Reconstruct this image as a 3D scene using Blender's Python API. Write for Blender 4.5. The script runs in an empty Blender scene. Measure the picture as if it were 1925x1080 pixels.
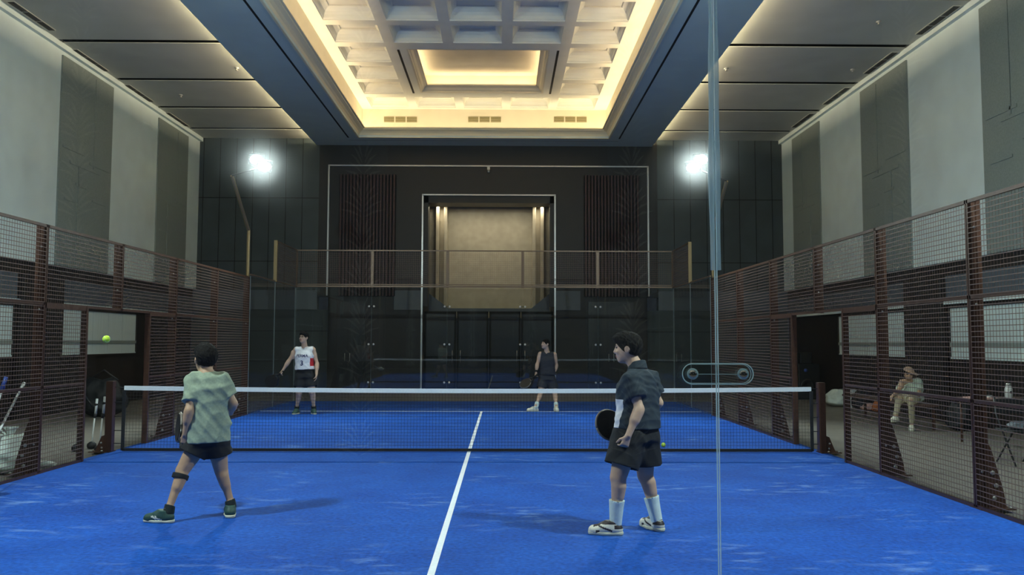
import bpy, bmesh, math, random
import numpy as np
from mathutils import Vector, Matrix
from mathutils.bvhtree import BVHTree
random.seed(7); np.random.seed(7)
SC=bpy.context.scene; COL=SC.collection
PI=math.pi
# ------------------------------------------------------------------ camera (court coordinates: near glass y=0, net y=10, far glass y=20)
f_,cx_,h_,yaw_,pit_,roll_,d_=1561.59,.483945,1.575733,.01056073,.0651268,-.00256424,2.010870
R_=np.array([math.cos(yaw_),-math.sin(yaw_),0.]);F0=np.array([math.sin(yaw_),math.cos(yaw_),0.]);ZZ=np.array([0,0,1.])
FW=math.cos(pit_)*F0+math.sin(pit_)*ZZ; U_=-math.sin(pit_)*F0+math.cos(pit_)*ZZ
R2=math.cos(roll_)*R_-math.sin(roll_)*U_; U2=math.sin(roll_)*R_+math.cos(roll_)*U_
CP=np.array([cx_,-d_,h_])
def at(px,py,X=None,Y=None,Z=None):
    r=FW+R2*(px-962.5)/f_-U2*(py-540)/f_
    for i,v in enumerate((X,Y,Z)):
        if v is not None: return CP+r*(v-CP[i])/r[i]
cam=bpy.data.cameras.new('camera'); co=bpy.data.objects.new('camera',cam); COL.objects.link(co)
cam.sensor_width=36; cam.lens=f_*36/1925; cam.clip_start=.05; cam.clip_end=200
co.matrix_world=Matrix(((R2[0],U2[0],-FW[0],CP[0]),(R2[1],U2[1],-FW[1],CP[1]),(R2[2],U2[2],-FW[2],CP[2]),(0,0,0,1)))
SC.camera=co
SC.view_settings.view_transform='Standard'; SC.view_settings.look='None'; SC.view_settings.gamma=1; SC.view_settings.exposure=1.1
w=bpy.data.worlds.new('world'); SC.world=w; w.use_nodes=True
w.node_tree.nodes['Background'].inputs[0].default_value=(.02,.024,.03,1); w.node_tree.nodes['Background'].inputs[1].default_value=.3
# ------------------------------------------------------------------ materials
def lin(c):
    return tuple(((v/255)/12.92 if v/255<=.04045 else ((v/255+.055)/1.055)**2.4) for v in c)
MATS={}
def mat(name,c,rough=.6,metal=0,noise=0,nscale=8,bump=0,stretch=(1,1,1),c2=None,spec=.5,lo=.35,hi=.65,bscale=None):
    m=bpy.data.materials.new(name); m.use_nodes=True; nt=m.node_tree; b=nt.nodes['Principled BSDF']
    b.inputs['Roughness'].default_value=rough; b.inputs['Metallic'].default_value=metal
    b.inputs['Specular IOR Level'].default_value=spec
    c=lin(c); b.inputs['Base Color'].default_value=(*c,1)
    if noise or bump:
        tc=nt.nodes.new('ShaderNodeTexCoord'); mp=nt.nodes.new('ShaderNodeMapping'); mp.inputs['Scale'].default_value=stretch
        nt.links.new(tc.outputs['Object'],mp.inputs[0])
        nz=nt.nodes.new('ShaderNodeTexNoise'); nz.inputs['Scale'].default_value=nscale; nz.inputs['Detail'].default_value=6
        nt.links.new(mp.outputs[0],nz.inputs['Vector'])
        if noise:
            rp=nt.nodes.new('ShaderNodeValToRGB'); nt.links.new(nz.outputs['Fac'],rp.inputs[0])
            rp.color_ramp.elements[0].position=lo; rp.color_ramp.elements[1].position=hi
            d=lin(c2) if c2 else tuple(min(1,v*(1+noise)) for v in c)
            a=c if c2 else tuple(v*(1-noise) for v in c)
            rp.color_ramp.elements[0].color=(*a,1); rp.color_ramp.elements[1].color=(*d,1)
            nt.links.new(rp.outputs[0],b.inputs['Base Color'])
        if bump:
            nb=nz
            if bscale:
                nb=nt.nodes.new('ShaderNodeTexNoise'); nb.inputs['Scale'].default_value=bscale; nt.links.new(tc.outputs['Object'],nb.inputs['Vector'])
            bp=nt.nodes.new('ShaderNodeBump'); bp.inputs['Strength'].default_value=bump; bp.inputs['Distance'].default_value=.01
            nt.links.new(nb.outputs['Fac'],bp.inputs['Height']); nt.links.new(bp.outputs[0],b.inputs['Normal'])
    return m
def emat(name,c,s):
    m=bpy.data.materials.new(name); m.use_nodes=True; nt=m.node_tree; b=nt.nodes['Principled BSDF']
    b.inputs['Base Color'].default_value=(*lin(c),1); b.inputs['Emission Color'].default_value=(*lin(c),1); b.inputs['Emission Strength'].default_value=s
    return m
def glassmat(name,tint,f0=.045,dust=0.,dscale=(1,1,1)):
    m=bpy.data.materials.new(name); m.use_nodes=True; nt=m.node_tree; nt.nodes.remove(nt.nodes['Principled BSDF'])
    out=nt.nodes['Material Output']; N=nt.nodes.new; L=nt.links.new
    g=N('ShaderNodeNewGeometry'); dp=N('ShaderNodeVectorMath'); dp.operation='DOT_PRODUCT'; L(g.outputs['Incoming'],dp.inputs[0]); L(g.outputs['Normal'],dp.inputs[1])
    ab=N('ShaderNodeMath'); ab.operation='ABSOLUTE'; L(dp.outputs['Value'],ab.inputs[0])
    s1=N('ShaderNodeMath'); s1.operation='SUBTRACT'; s1.inputs[0].default_value=1; L(ab.outputs[0],s1.inputs[1])
    pw=N('ShaderNodeMath'); pw.operation='POWER'; L(s1.outputs[0],pw.inputs[0]); pw.inputs[1].default_value=5
    ma=N('ShaderNodeMath'); ma.operation='MULTIPLY_ADD'; L(pw.outputs[0],ma.inputs[0]); ma.inputs[1].default_value=1-f0; ma.inputs[2].default_value=f0
    t=N('ShaderNodeBsdfTransparent'); t.inputs[0].default_value=(*tint,1); gl=N('ShaderNodeBsdfGlossy'); gl.inputs['Roughness'].default_value=.0
    mx=N('ShaderNodeMixShader'); L(ma.outputs[0],mx.inputs[0]); L(t.outputs[0],mx.inputs[1]); L(gl.outputs[0],mx.inputs[2])
    last=mx
    if dust:
        rf=N('ShaderNodeBsdfRefraction'); rf.inputs['Roughness'].default_value=1.0; rf.inputs['IOR'].default_value=1.02; m0=N('ShaderNodeMixShader'); m0.inputs[0].default_value=.0026; L(mx.outputs[0],m0.inputs[1]); L(rf.outputs[0],m0.inputs[2]); mx=m0  # weak rough refraction added to imitate the glow around the floodlights
        tc=N('ShaderNodeTexCoord'); mp=N('ShaderNodeMapping'); mp.inputs['Scale'].default_value=dscale; L(tc.outputs['Object'],mp.inputs[0])
        nz=N('ShaderNodeTexNoise'); nz.inputs['Scale'].default_value=4; nz.inputs['Detail'].default_value=8; L(mp.outputs[0],nz.inputs['Vector'])
        r=N('ShaderNodeMapRange'); L(nz.outputs['Fac'],r.inputs[0]); r.inputs[1].default_value=.4; r.inputs[2].default_value=.75; r.inputs[3].default_value=dust*.4; r.inputs[4].default_value=dust
        df=N('ShaderNodeBsdfDiffuse'); df.inputs[0].default_value=(.8,.85,.85,1)
        m2=N('ShaderNodeMixShader'); L(r.outputs[0],m2.inputs[0]); L(mx.outputs[0],m2.inputs[1]); L(df.outputs[0],m2.inputs[2]); last=m2
    L(last.outputs[0],out.inputs[0])
    return m
M=dict(
 white=mat('painted_white_wall',(224,238,238),.7,noise=.04,nscale=2),
 grey=mat('grey_fabric_panel',(140,150,146),.9,noise=.08,nscale=30),
 dark=mat('dark_stained_wall',(40,34,32),.5,noise=.15,nscale=3),
 darkgreen=mat('dark_green_acoustic_panel',(62,72,74),.55,noise=.12,nscale=2),
 black=mat('black_wall',(30,28,28),.5,noise=.1,nscale=2),
 groove=mat('groove_black',(10,10,11),.8),
 slatred=mat('red_brown_slats',(62,32,32),.5,noise=.2,nscale=5),
 slatdark=mat('dark_slats',(58,44,42),.5,noise=.2,nscale=5),
 bluegrey=mat('blue_grey_soffit',(210,226,224),.6,noise=.03,nscale=2),
 cream=mat('cream_plaster',(242,240,228),.7,noise=.03,nscale=3),
 creamwarm=mat('warm_plaster',(232,222,198),.7,noise=.03,nscale=3),
 crown=mat('crown_plaster_warmlit',(252,240,206),.6),  # warm light on the moulding is put into its plaster colour
 ceil=mat('ceiling_board',(206,206,194),.8,noise=.05,nscale=1.2),
 trimsteel=mat('brushed_trim',(200,200,200),.3,.6),
 beige=mat('beige_stone',(176,166,142),.6,noise=.08,nscale=4),
 bandgrey=mat('grey_bulkhead',(92,100,108),.6,noise=.05,nscale=2),
 doorblack=mat('black_door',(14,15,18),.35),
 floor=mat('dark_grey_planks',(122,116,108),.45,noise=.2,nscale=3,stretch=(1,8,1)),

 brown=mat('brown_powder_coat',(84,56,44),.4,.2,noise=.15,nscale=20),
 brownpale=mat('bronze_coat',(120,100,84),.35,.5),  # lighter, more metallic brown for the far mesh frames
 wire=mat('mesh_wire',(130,108,98),.5,.3),
 steel=mat('chrome',(220,220,220),.12,1),
 bolt=mat('galvanised_bolt',(190,190,185),.4,.7),
 tape=mat('white_net_tape',(228,236,240),.6,noise=.04,nscale=60),
 netblack=mat('black_net_cord',(16,18,24),.8),
 line=mat('white_turf_line',(225,232,240),.85,noise=.06,nscale=40),
 skin=mat('skin',(188,152,124),.5,noise=.06,nscale=12,spec=.4),
 skin2=mat('lighter_skin',(200,166,142),.5,noise=.06,nscale=12,spec=.4),
 hair=mat('black_hair',(22,20,19),.85,noise=.5,nscale=40,stretch=(3,3,.6),bump=1,spec=.2),
 eyew=mat('eye_white',(220,215,210),.2), iris=mat('iris',(25,18,14),.2), lip=mat('lips',(160,96,86),.5),
 tee=mat('heather_green_cotton',(146,160,140),.9,noise=.1,nscale=60,bump=.5,bscale=14),
 navy=mat('black_shorts_cloth',(22,24,28),.85,noise=.15,nscale=15,bump=.3),
 polo=mat('dark_navy_polo',(38,50,60),.85,noise=.12,nscale=20,bump=.3),
 jersey=mat('white_jersey',(226,226,230),.8,noise=.04,nscale=30,bump=.2),
 jerseyred=mat('red_side_panel',(190,30,44),.8),
 jnavy=mat('navy_print',(44,46,92),.7),
 charcoal=mat('charcoal_vest',(44,46,54),.85,noise=.12,nscale=20,bump=.3),
 sock=mat('white_sock',(214,232,228),.9,noise=.05,nscale=50,bump=.2),
 sockdark=mat('dark_sock',(22,34,34),.9),
 shoegreen=mat('dark_green_shoe',(40,74,66),.6,noise=.2,nscale=30),
 shoewhite=mat('white_shoe_leather',(226,224,206),.5),
 shoebrown=mat('dark_shoe_overlay',(52,44,46),.5),
 sole=mat('pale_sole',(214,214,190),.6), soledark=mat('dark_sole',(60,66,62),.6),
 rubber=mat('black_rubber',(16,16,17),.6), racket=mat('black_carbon_racket',(20,21,24),.35),
 rim=mat('grey_racket_rim',(120,112,104),.4), grip=mat('black_grip_tape',(26,26,28),.8),
 pink=mat('dusty_pink_cloth',(190,150,140),.9), orange=mat('orange_cloth',(190,110,60),.9),
 bagwhite=mat('white_plastic_sack',(206,216,208),.5,noise=.08,nscale=12,bump=.8,bscale=9),
 bagblack=mat('black_nylon',(26,28,31),.6,noise=.2,nscale=15,bump=.4),
 poleW=mat('white_painted_tube',(214,216,212),.4), blue=mat('blue_plastic',(46,72,150),.4),
 ball=mat('tennis_felt',(196,232,70),.9,noise=.08,nscale=90,bump=.5),
 cap=mat('tan_cap',(170,140,118),.9), shirtpale=mat('pale_green_shirt',(196,208,190),.9,noise=.05,nscale=20,bump=.3),
 khaki=mat('khaki_trousers',(176,166,138),.9),
 wood=mat('brown_wood_top',(86,62,54),.4,noise=.2,nscale=4,stretch=(1,6,1)),
 seal=mat('clear_silicone_seal',(196,212,214),.25),
 edge=mat('polished_glass_edge',(205,232,238),.25),
 vent=mat('vent_slats_dark',(46,48,48),.6), ventw=mat('vent_olive',(122,112,60),.6),
 lampbody=mat('lamp_housing',(60,62,64),.4,.6), gold=mat('bronze_mast',(150,128,92),.35,.6),
 speaker=mat('speaker_black',(14,16,20),.5), pattern=mat('carved_leaf_panel',(215,215,210),.5),
)
M['steelm']=mat('satin_steel',(225,225,225),.35,.5)
M['lampface']=emat('flood_lens',(225,255,250),60)
M['glass']=glassmat('court_glass',(.955,.975,.972),.05)
M['nearglass']=glassmat('near_court_glass',(.965,.985,.982),.035,dust=.012,dscale=(3,1,.25))
def translu(name,c,tr):
    m=bpy.data.materials.new(name); m.use_nodes=True; nt=m.node_tree; nt.nodes.remove(nt.nodes['Principled BSDF']); N=nt.nodes.new; L=nt.links.new
    a=N('ShaderNodeBsdfTranslucent'); a.inputs[0].default_value=(*lin(c),1); b=N('ShaderNodeBsdfDiffuse'); b.inputs[0].default_value=(*lin(c),1); t=N('ShaderNodeBsdfTransparent'); g=N('ShaderNodeBsdfGlossy'); g.inputs['Roughness'].default_value=.15
    m1=N('ShaderNodeMixShader'); m1.inputs[0].default_value=.35; L(a.outputs[0],m1.inputs[1]); L(b.outputs[0],m1.inputs[2])
    m2=N('ShaderNodeMixShader'); m2.inputs[0].default_value=tr; L(m1.outputs[0],m2.inputs[1]); L(t.outputs[0],m2.inputs[2])
    m3=N('ShaderNodeMixShader'); m3.inputs[0].default_value=.12; L(m2.outputs[0],m3.inputs[1]); L(g.outputs[0],m3.inputs[2]); L(m3.outputs[0],nt.nodes['Material Output'].inputs[0]); return m
M['edge']=translu('polished_glass_edge_',(220,245,250),.15); M['seal']=translu('clear_silicone_seal_',(200,225,235),.45)
M['acrylic']=glassmat('clear_acrylic',(.9,.93,.93),.12)
# blind: pale translucent fabric
M['blind']=mat('roller_blind_fabric',(214,230,230),.8,noise=.05,nscale=6,stretch=(1,6,.3))
def turf():
    m=bpy.data.materials.new('blue_turf'); m.use_nodes=True; nt=m.node_tree; b=nt.nodes['Principled BSDF']; N=nt.nodes.new; L=nt.links.new
    b.inputs['Roughness'].default_value=.9; b.inputs['Specular IOR Level'].default_value=.2
    tc=N('ShaderNodeTexCoord')
    def noise(sc,st,det=6):
        mp=N('ShaderNodeMapping'); mp.inputs['Scale'].default_value=st; L(tc.outputs['Object'],mp.inputs[0])
        n=N('ShaderNodeTexNoise'); n.inputs['Scale'].default_value=sc; n.inputs['Detail'].default_value=det; L(mp.outputs[0],n.inputs['Vector']); return n
    def ramp(n,p0,c0,p1,c1):
        r=N('ShaderNodeValToRGB'); L(n.outputs['Fac'],r.inputs[0]); r.color_ramp.elements[0].position=p0; r.color_ramp.elements[1].position=p1
        r.color_ramp.elements[0].color=(*c0,1); r.color_ramp.elements[1].color=(*c1,1); return r
    base=ramp(noise(1.3,(1,1,1)),.3,lin((14,70,158)),.7,lin((22,84,178)))
    fine=ramp(noise(28,(1,1,1),8),.3,(.5,.5,.5),.7,(1.5,1.5,1.5))
    mu=N('ShaderNodeMix'); mu.data_type='RGBA'; mu.blend_type='MULTIPLY'; mu.inputs[0].default_value=.6; L(base.outputs[0],mu.inputs[6]); L(fine.outputs[0],mu.inputs[7])
    streak=ramp(noise(3.2,(1,2.6,1),12),.52,(0,0,0),.80,(1,1,1)); patch=ramp(noise(.6,(1,1.5,1),4),.5,(0.05,.05,.05),.66,(1,1,1))
    mm=N('ShaderNodeMath'); mm.operation='MULTIPLY'; L(streak.outputs[0],mm.inputs[0]); L(patch.outputs[0],mm.inputs[1])
    mm2=N('ShaderNodeMath'); mm2.operation='MULTIPLY'; L(mm.outputs[0],mm2.inputs[0]); mm2.inputs[1].default_value=.6
    mx=N('ShaderNodeMix'); mx.data_type='RGBA'; L(mm2.outputs[0],mx.inputs[0]); L(mu.outputs[2],mx.inputs[6]); mx.inputs[7].default_value=(*lin((150,186,236)),1)
    L(mx.outputs[2],b.inputs['Base Color'])
    bp=N('ShaderNodeBump'); bp.inputs['Strength'].default_value=.4; bp.inputs['Distance'].default_value=.01; L(noise(160,(1,1,1),2).outputs['Fac'],bp.inputs['Height']); L(bp.outputs[0],b.inputs['Normal'])
    return m
M['turf']=turf()
# ------------------------------------------------------------------ mesh helpers
class MB:
    def __init__(s): s.v=[]; s.f=[]; s.m=[]; s.sm=[]
    def add(s,vs,fs,mi=0,smooth=False):
        o=len(s.v); s.v+= [tuple(map(float,p)) for p in vs]; s.f+=[tuple(i+o for i in f) for f in fs]; s.m+=[mi]*len(fs); s.sm+=[smooth]*len(fs)
    def box(s,x0,x1,y0,y1,z0,z1,mi=0):
        vs=[(x,y,z) for z in (z0,z1) for y in (y0,y1) for x in (x0,x1)]
        s.add(vs,[(0,2,3,1),(4,5,7,6),(0,1,5,4),(2,6,7,3),(0,4,6,2),(1,3,7,5)],mi)
    def tube(s,pts,r,n=8,mi=0,caps=True,smooth=True):
        pts=[np.array(p,float) for p in pts]; k=len(pts); rr=r if hasattr(r,'__len__') else [r]*k
        vs=[]; up=None
        for i,p in enumerate(pts):
            t=(pts[min(i+1,k-1)]-pts[max(i-1,0)]); t/=np.linalg.norm(t)+1e-12
            if up is None: up=np.array([0,0,1.]) if abs(t[2])<.9 else np.array([0,1.,0])
            a=np.cross(up,t); a/=np.linalg.norm(a)+1e-12; b=np.cross(t,a); up=b
            for j in range(n):
                q=2*PI*(j+.5)/n; vs.append(p+rr[i]*(math.cos(q)*a+math.sin(q)*b))
        fs=[(i*n+j,i*n+(j+1)%n,(i+1)*n+(j+1)%n,(i+1)*n+j) for i in range(k-1) for j in range(n)]
        if caps: fs+=[tuple(range(n))[::-1],tuple(range((k-1)*n,k*n))]
        s.add(vs,fs,mi,smooth)
    def prism(s,poly,o,a,b,c,mi=0,smooth=False):
        # polygon (u,v) in plane o+u*a+v*b, extruded by vector c
        o,a,b,c=[np.array(q,float) for q in (o,a,b,c)]
        n=len(poly); vs=[o+u*a+v*b for u,v in poly]+[o+u*a+v*b+c for u,v in poly]
        s.add(vs,[tuple(range(n))[::-1],tuple(range(n,2*n))],mi,False)
        s.add(vs,[(i,(i+1)%n,n+(i+1)%n,n+i) for i in range(n)],mi,smooth)
    def lathe(s,prof,c,n=20,mi=0,axis=(0,0,1),smooth=True):
        ax=np.array(axis,float); ax/=np.linalg.norm(ax); a=np.cross(ax,(0,1,0) if abs(ax[1])<.9 else (1,0,0)); a/=np.linalg.norm(a); b=np.cross(ax,a); c=np.array(c,float)
        vs=[c+ax*z+r*(math.cos(2*PI*j/n)*a+math.sin(2*PI*j/n)*b) for r,z in prof for j in range(n)]
        k=len(prof); s.add(vs,[(i*n+j,i*n+(j+1)%n,(i+1)*n+(j+1)%n,(i+1)*n+j) for i in range(k-1) for j in range(n)]+[tuple(range(n))[::-1],tuple(range((k-1)*n,k*n))],mi,smooth)
    def build(s,name,mats,parent=None,bevel=0,origin=None):
        me=bpy.data.meshes.new(name); v=np.array(s.v)
        if origin is None and parent is None and len(v):
            origin=((v[:,0].min()+v[:,0].max())/2,(v[:,1].min()+v[:,1].max())/2,v[:,2].min())
        if parent is not None: origin=tuple(parent.matrix_basis.translation) if parent.parent is None else PO[parent.name]
        vv=v-np.array(origin)
        me.from_pydata([tuple(p) for p in vv],[],s.f); 
        for m in (mats if isinstance(mats,(list,tuple)) else [mats]): me.materials.append(M[m] if isinstance(m,str) else m)
        me.polygons.foreach_set('material_index',s.m); me.polygons.foreach_set('use_smooth',s.sm); me.update()
        bm=bmesh.new(); bm.from_mesh(me); bmesh.ops.recalc_face_normals(bm,faces=bm.faces); bm.to_mesh(me); bm.free()
        o=bpy.data.objects.new(name,me); COL.objects.link(o)
        if parent is not None: o.parent=parent
        else: o.location=origin
        if parent is not None: PO[o.name]=origin
        if bevel:
            b=o.modifiers.new('bevel','BEVEL'); b.width=bevel; b.segments=2; b.limit_method='ANGLE'
        return o
PO={}
def empty(name,loc): 
    o=bpy.data.objects.new(name,None); o.location=tuple(map(float,loc)); o.empty_display_size=.1; COL.objects.link(o); return o
def tag(o,label,cat,group=None,kind=None):
    if label: o['label']=label
    if cat: o['category']=cat
    if group: o['group']=group
    if kind: o['kind']=kind
    return o
def struct(o): o['kind']='structure'; return o
def dup(root,loc,label,group=None):
    r=root.copy(); COL.objects.link(r); r.location=tuple(map(float,loc)); r['label']=label
    if group: r['group']=group
    for ch in list(root.children):
        c=ch.copy(); COL.objects.link(c); c.parent=r
        for g in ch.children:
            e=g.copy(); COL.objects.link(e); e.parent=c
    return r
XL,XR=-9.3,9.5; YB=24.5; YF=-9.0; ZC=8.1; ZS=7.89; ZLED=3.22
SX=-.13   # centre line of the ceiling recess
# ------------------------------------------------------------------ room shell
b=MB(); b.box(XL-.2,XR+.2,YF-.2,27.2,-.12,-.03); fl=struct(b.build('floor','floor'))
# side walls
def side_wall(name,x,sgn):
    b=MB()
    xo=x+sgn*.25
    b.box(*sorted((x,xo)),YF,YB+.1,ZLED,ZC+.6,0)
    b.box(*sorted((x+sgn*.12,xo)),YF,YB+.1,2.95,ZLED,1)          # recessed dark band
    b.box(*sorted((x+sgn*.12,xo)),YF,YB+.1,2.42,2.95,2)
    b.box(*sorted((x+sgn*.05,xo)),YF,YB+.1,2.36,2.42,0)
    b.box(*sorted((x+sgn*.16,xo)),YF,YB+.1,-.03,2.36,1)
    o=struct(b.build(name,['white','dark','bandgrey']))
    # cornice
    c=MB(); c.box(*sorted((x,x-sgn*.10)),YF,YB,ZC-.12,ZC+.0); c.build('cornice','white',o)
    # tall grey fabric panels
    for k,(y0,y1) in enumerate(((21.25,23.45),(16.1,18.5),(10.9,13.25),(5.7,8.1),(.5,2.9),(-4.7,-2.3))):
        p=MB(); t=x-sgn*.035
        p.box(*sorted((x,t)),y0,y1,ZLED,ZC-.22,0)
        # shallow stepped relief (raised strips)
        r=x-sgn*.05; zc=5.6
        for (a0,a1,z0,z1) in ((.05,.45,zc+.25,zc+.30),(.18,.75,zc-.05,zc+.02),(.55,.95,zc+.1,zc+.16),(.3,.5,zc-.5,zc-.44),(.62,.9,zc-.75,zc-.7),(.34,.36,ZLED+.1,zc),(.62,.64,zc,ZC-.3),(.1,.3,zc-.9,zc-.85)):
            p.box(*sorted((t,r)),y0+(y1-y0)*a0,y0+(y1-y0)*a1,z0,z1,0)
        p.build('wall_panel','grey',o)
    # dark pillars of the lower wall
    for y0,y1 in ((15.0,16.55),(9.6,11.2)):
        p=MB(); p.box(*sorted((x+sgn*.12,x-sgn*.02)),y0,y1,-.03,2.95,0); p.build('pilaster','dark',o,bevel=.01)
    return o
wl=side_wall('wall_left',XL,-1); wr=side_wall('wall_right',XR,1)
n=0
for x,sgn in ((XL,-1),(XR,1)):
    for y0,y1 in ((11.3,14.95),(16.58,20.6)):
        n+=1; xx=x+sgn*.155
        b=MB(); t=x+sgn*.10
        for (a0,a1,z0,z1) in ((y0,y1,2.28,2.33),(y0,y1,1.2,1.25),(y0,y0+.05,1.2,2.33),(y1-.05,y1,1.2,2.33)): b.box(*sorted((t,xx)),a0,a1,z0,z1)
        wo=struct(b.build('window_%d'%n,'dark'))
        k=MB(); m=int((y1-y0)/1.0)+1; st=(y1-y0-.1)/m
        for i in range(m): k.box(*sorted((xx-sgn*.02,xx-sgn*.01)),y0+.05+st*i+.006,y0+.05+st*(i+1)-.006,1.25,2.28)
        k.box(*sorted((xx-sgn*.035,xx-sgn*.02)),y0+.05,y1-.05,1.25,1.28)
        k.build('roller_blind','blind',wo)
        m2=MB(); m2.box(*sorted((xx-sgn*.045,xx-sgn*.03)),y0+.05,y1-.05,1.50,1.58); m2.build('window_bar','grey',wo)
# back wall
b=MB(); T=.3
def bw(x0,x1,z0,z1,mi,y=YB): b.box(x0,x1,y,YB+T,z0,z1,mi)
bw(XL-.1,-5.45,3.2,ZC+.1,0); bw(5.45,XR+.1,3.2,ZC+.1,0)
bw(-5.45,-2.08,3.0,ZC+.1,1); bw(2.12,5.45,3.0,ZC+.1,1); bw(-2.08,2.12,6.26,ZC+.1,1)
bw(XL-.1,-5.45,2.58,3.2,2,YB-.02); bw(5.45,XR+.1,2.58,3.2,2,YB-.02)
bw(XL-.1,-5.1,-.03,2.58,0,YB+.02); bw(5.1,XR+.1,-.03,2.58,0,YB+.02)
bw(-5.1,-2.08,-.03,3.0,1,YB+.02); bw(2.12,5.1,-.03,3.0,1,YB+.02)
bw(-3.0,-2.08,2.58,3.2,2,YB-.03); bw(2.12,2.95,2.58,3.2,2,YB-.03)
wb=struct(b.build('wall_back',['darkgreen','black','bandgrey']))
g=MB()
for s in (-1,1):
    xs=[s*(5.45+.53*k) for k in range(1,8)]
    for x in xs:
        if XL<x<XR: g.box(x-.008,x+.008,YB-.012,YB+.01,3.2,ZC)
    for z in (4.12,6.16):
        x0,x1=sorted((s*5.45,XR if s>0 else XL)); g.box(x0,x1,YB-.012,YB+.01,z-.01,z+.01)
for z in (.95,1.9):
    for x0,x1 in ((XL,-5.1),(5.1,XR)): g.box(x0,x1,YB-.0,YB+.03,z-.008,z+.008)
g.build('panel_joint','groove',wb)
for nm,x0,x1,z1 in (('outer',-5.12,5.13,7.22),('inner',-2.1,2.13,6.28)):
    z0=3.03 if nm=='outer' else 0
    g=MB(); t=.035
    g.box(x0-t,x0+t*.4,YB-.05,YB+.02,z0,z1); g.box(x1-t*.4,x1+t,YB-.05,YB+.02,z0,z1); g.box(x0-t,x1+t,YB-.05,YB+.02,z1-t*.6,z1+t*.6)
    struct(g.build('trim_%d'%(1 if nm=='outer' else 2),'trimsteel'))
# vertical timber slats left and right of the portal
for x0,x1,lab in ((-4.78,-2.97,'left'),(3.07,4.85,'right')):
    e=MB(); e.box(x0,x1,YB-.06,YB-.034,3.02,6.92,1)
    nsl=17; st=(x1-x0)/nsl
    for i in range(nsl):
        e.box(x0+st*i+.03,x0+st*i+st-.025,YB-.12,YB-.06,3.02,6.92,0)
    o=e.build('slat_screen',['slatred','groove'])
    tag(o,'tall red-brown vertical slat screen on the back wall, %s of the beige alcove'%lab,'slat screen')
# alcove (portal recess)
b=MB()
b.box(-2.6,-2.08,YB+T,27.1,-.03,6.6,1); b.box(2.12,2.64,YB+T,27.1,-.03,6.6,1)
b.box(-2.6,2.64,YB+T,27.1,6.26,6.6,1); b.box(-2.6,2.64,26.7,27.1,2.4,6.6,0)
al=struct(b.build('wall_alcove',['beige','black']))
k=MB(); k.box(-2.1,2.14,YB+.02,25.3,6.03,6.3); k.box(-2.1,-1.93,YB+.02,24.9,2.7,6.3); k.box(1.98,2.14,YB+.02,24.9,2.7,6.3); k.build('reveal','black',al)
k=MB(); 
for s,x in ((-1,-1.78),(1,1.82)):
    for dx in (0,.28): k.box(x-s*dx-.06,x-s*dx+.06,26.35,26.7,2.4,6.26)
k.build('pilaster','beige',al,bevel=.02)
k=MB(); k.prism([(-1.95,3.15),(-1.3,2.66),(1.4,2.66),(2.0,3.15),(2.0,2.55),(-1.95,2.55)],(0,25.1,0),(1,0,0),(0,0,1),(0,.15,0)); k.build('parapet','bandgrey',al)
# dark glazed doors under the alcove
for i,(x0,x1) in enumerate(((-2.06,-1.03),(-1.01,.01),(.03,1.05),(1.07,2.1))):
    b=MB(); b.box(x0,x1,YB+.36,YB+.42,0,2.55,1); t=.06
    for a in ((x0,x0+t),(x1-t,x1)): b.box(*a,YB+.33,YB+.45,0,2.55,0)
    b.box(x0,x1,YB+.33,YB+.45,2.47,2.55,0); b.box(x0,x1,YB+.33,YB+.45,0,.12,0); b.box(x0,x1,YB+.33,YB+.45,1.05,1.11,0)
    d=struct(b.build('door_%d'%(i+1),['groove','doorblack']))
    hx=x1-.12 if i%2==0 else x0+.12
    hb=MB(); hb.tube([(hx,YB+.29,.9),(hx,YB+.29,1.3)],.012); hb.box(hx-.01,hx+.01,YB+.29,YB+.34,.93,.95); hb.box(hx-.01,hx+.01,YB+.29,YB+.34,1.25,1.27); hb.build('door_handle','steel',d)
for i,(x0,x1) in enumerate(((-5.0,-3.9),(3.2,4.65))):
    b=MB(); b.box(x0,x1,YB-.04,YB+.03,0,2.85,0); b.box((x0+x1)/2-.006,(x0+x1)/2+.006,YB-.045,YB,0,2.8,1)
    d=struct(b.build('door_%d'%(i+5),['doorblack','groove']))
    hb=MB()
    for s in (-1,1): hb.tube([((x0+x1)/2+s*.08,YB-.07,.95),((x0+x1)/2+s*.08,YB-.07,1.2)],.01)
    hb.build('door_handle','bolt',d)
b=MB(); b.box(-.045,.045,YB-.16,YB-.06,7.08,7.2); b.lathe([(.03,0),(.045,.02),(.045,.07),(.03,.09)],(0,YB-.11,6.99),14)
b.build('security_camera','bolt',origin=(0,YB-.1,7.0)); tag(bpy.data.objects['security_camera'],'small white dome camera on the top edge of the large back frame','camera')
# wall behind the photographer, with carved leaf columns (mirrored in the near glass)
b=MB(); b.box(XL-.2,XR+.2,YF-.2,YF,-.03,ZC+.6,0); wf=struct(b.build('wall_front','dark'))
def leafcol(x,w=.8):
    p=MB(); p.box(x-w/2,x+w/2,YF,YF+.06,0,ZC,0)
    z=.1; k=0
    while z<ZC-.4:
        for s in (-1,1):
            for j in range(5):
                x0=x+s*.02; z0=z+j*.07; L=w*.46*(1-j*.05)
                a=np.array([s*math.cos(.35+.22*j),0,math.sin(.35+.22*j)])*(1 if k%2==0 else 1); a[0]*=(1 if k%2==0 else .8)
                p1=np.array([x0,YF+.06,z0]); q=p1+a*L; q[0]=max(min(q[0],x+w/2),x-w/2)
                p.tube([p1,(p1+q)/2+np.array([0,.01,.02]),q],[.006,.018,.004],5,1)
        z+=.52; k+=1
    p.build('carved_column',['bandgrey','pattern'],wf)
for x in (-8.7,-5.17,-1.38,2.19,5.9): leafcol(x,.62)
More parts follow.
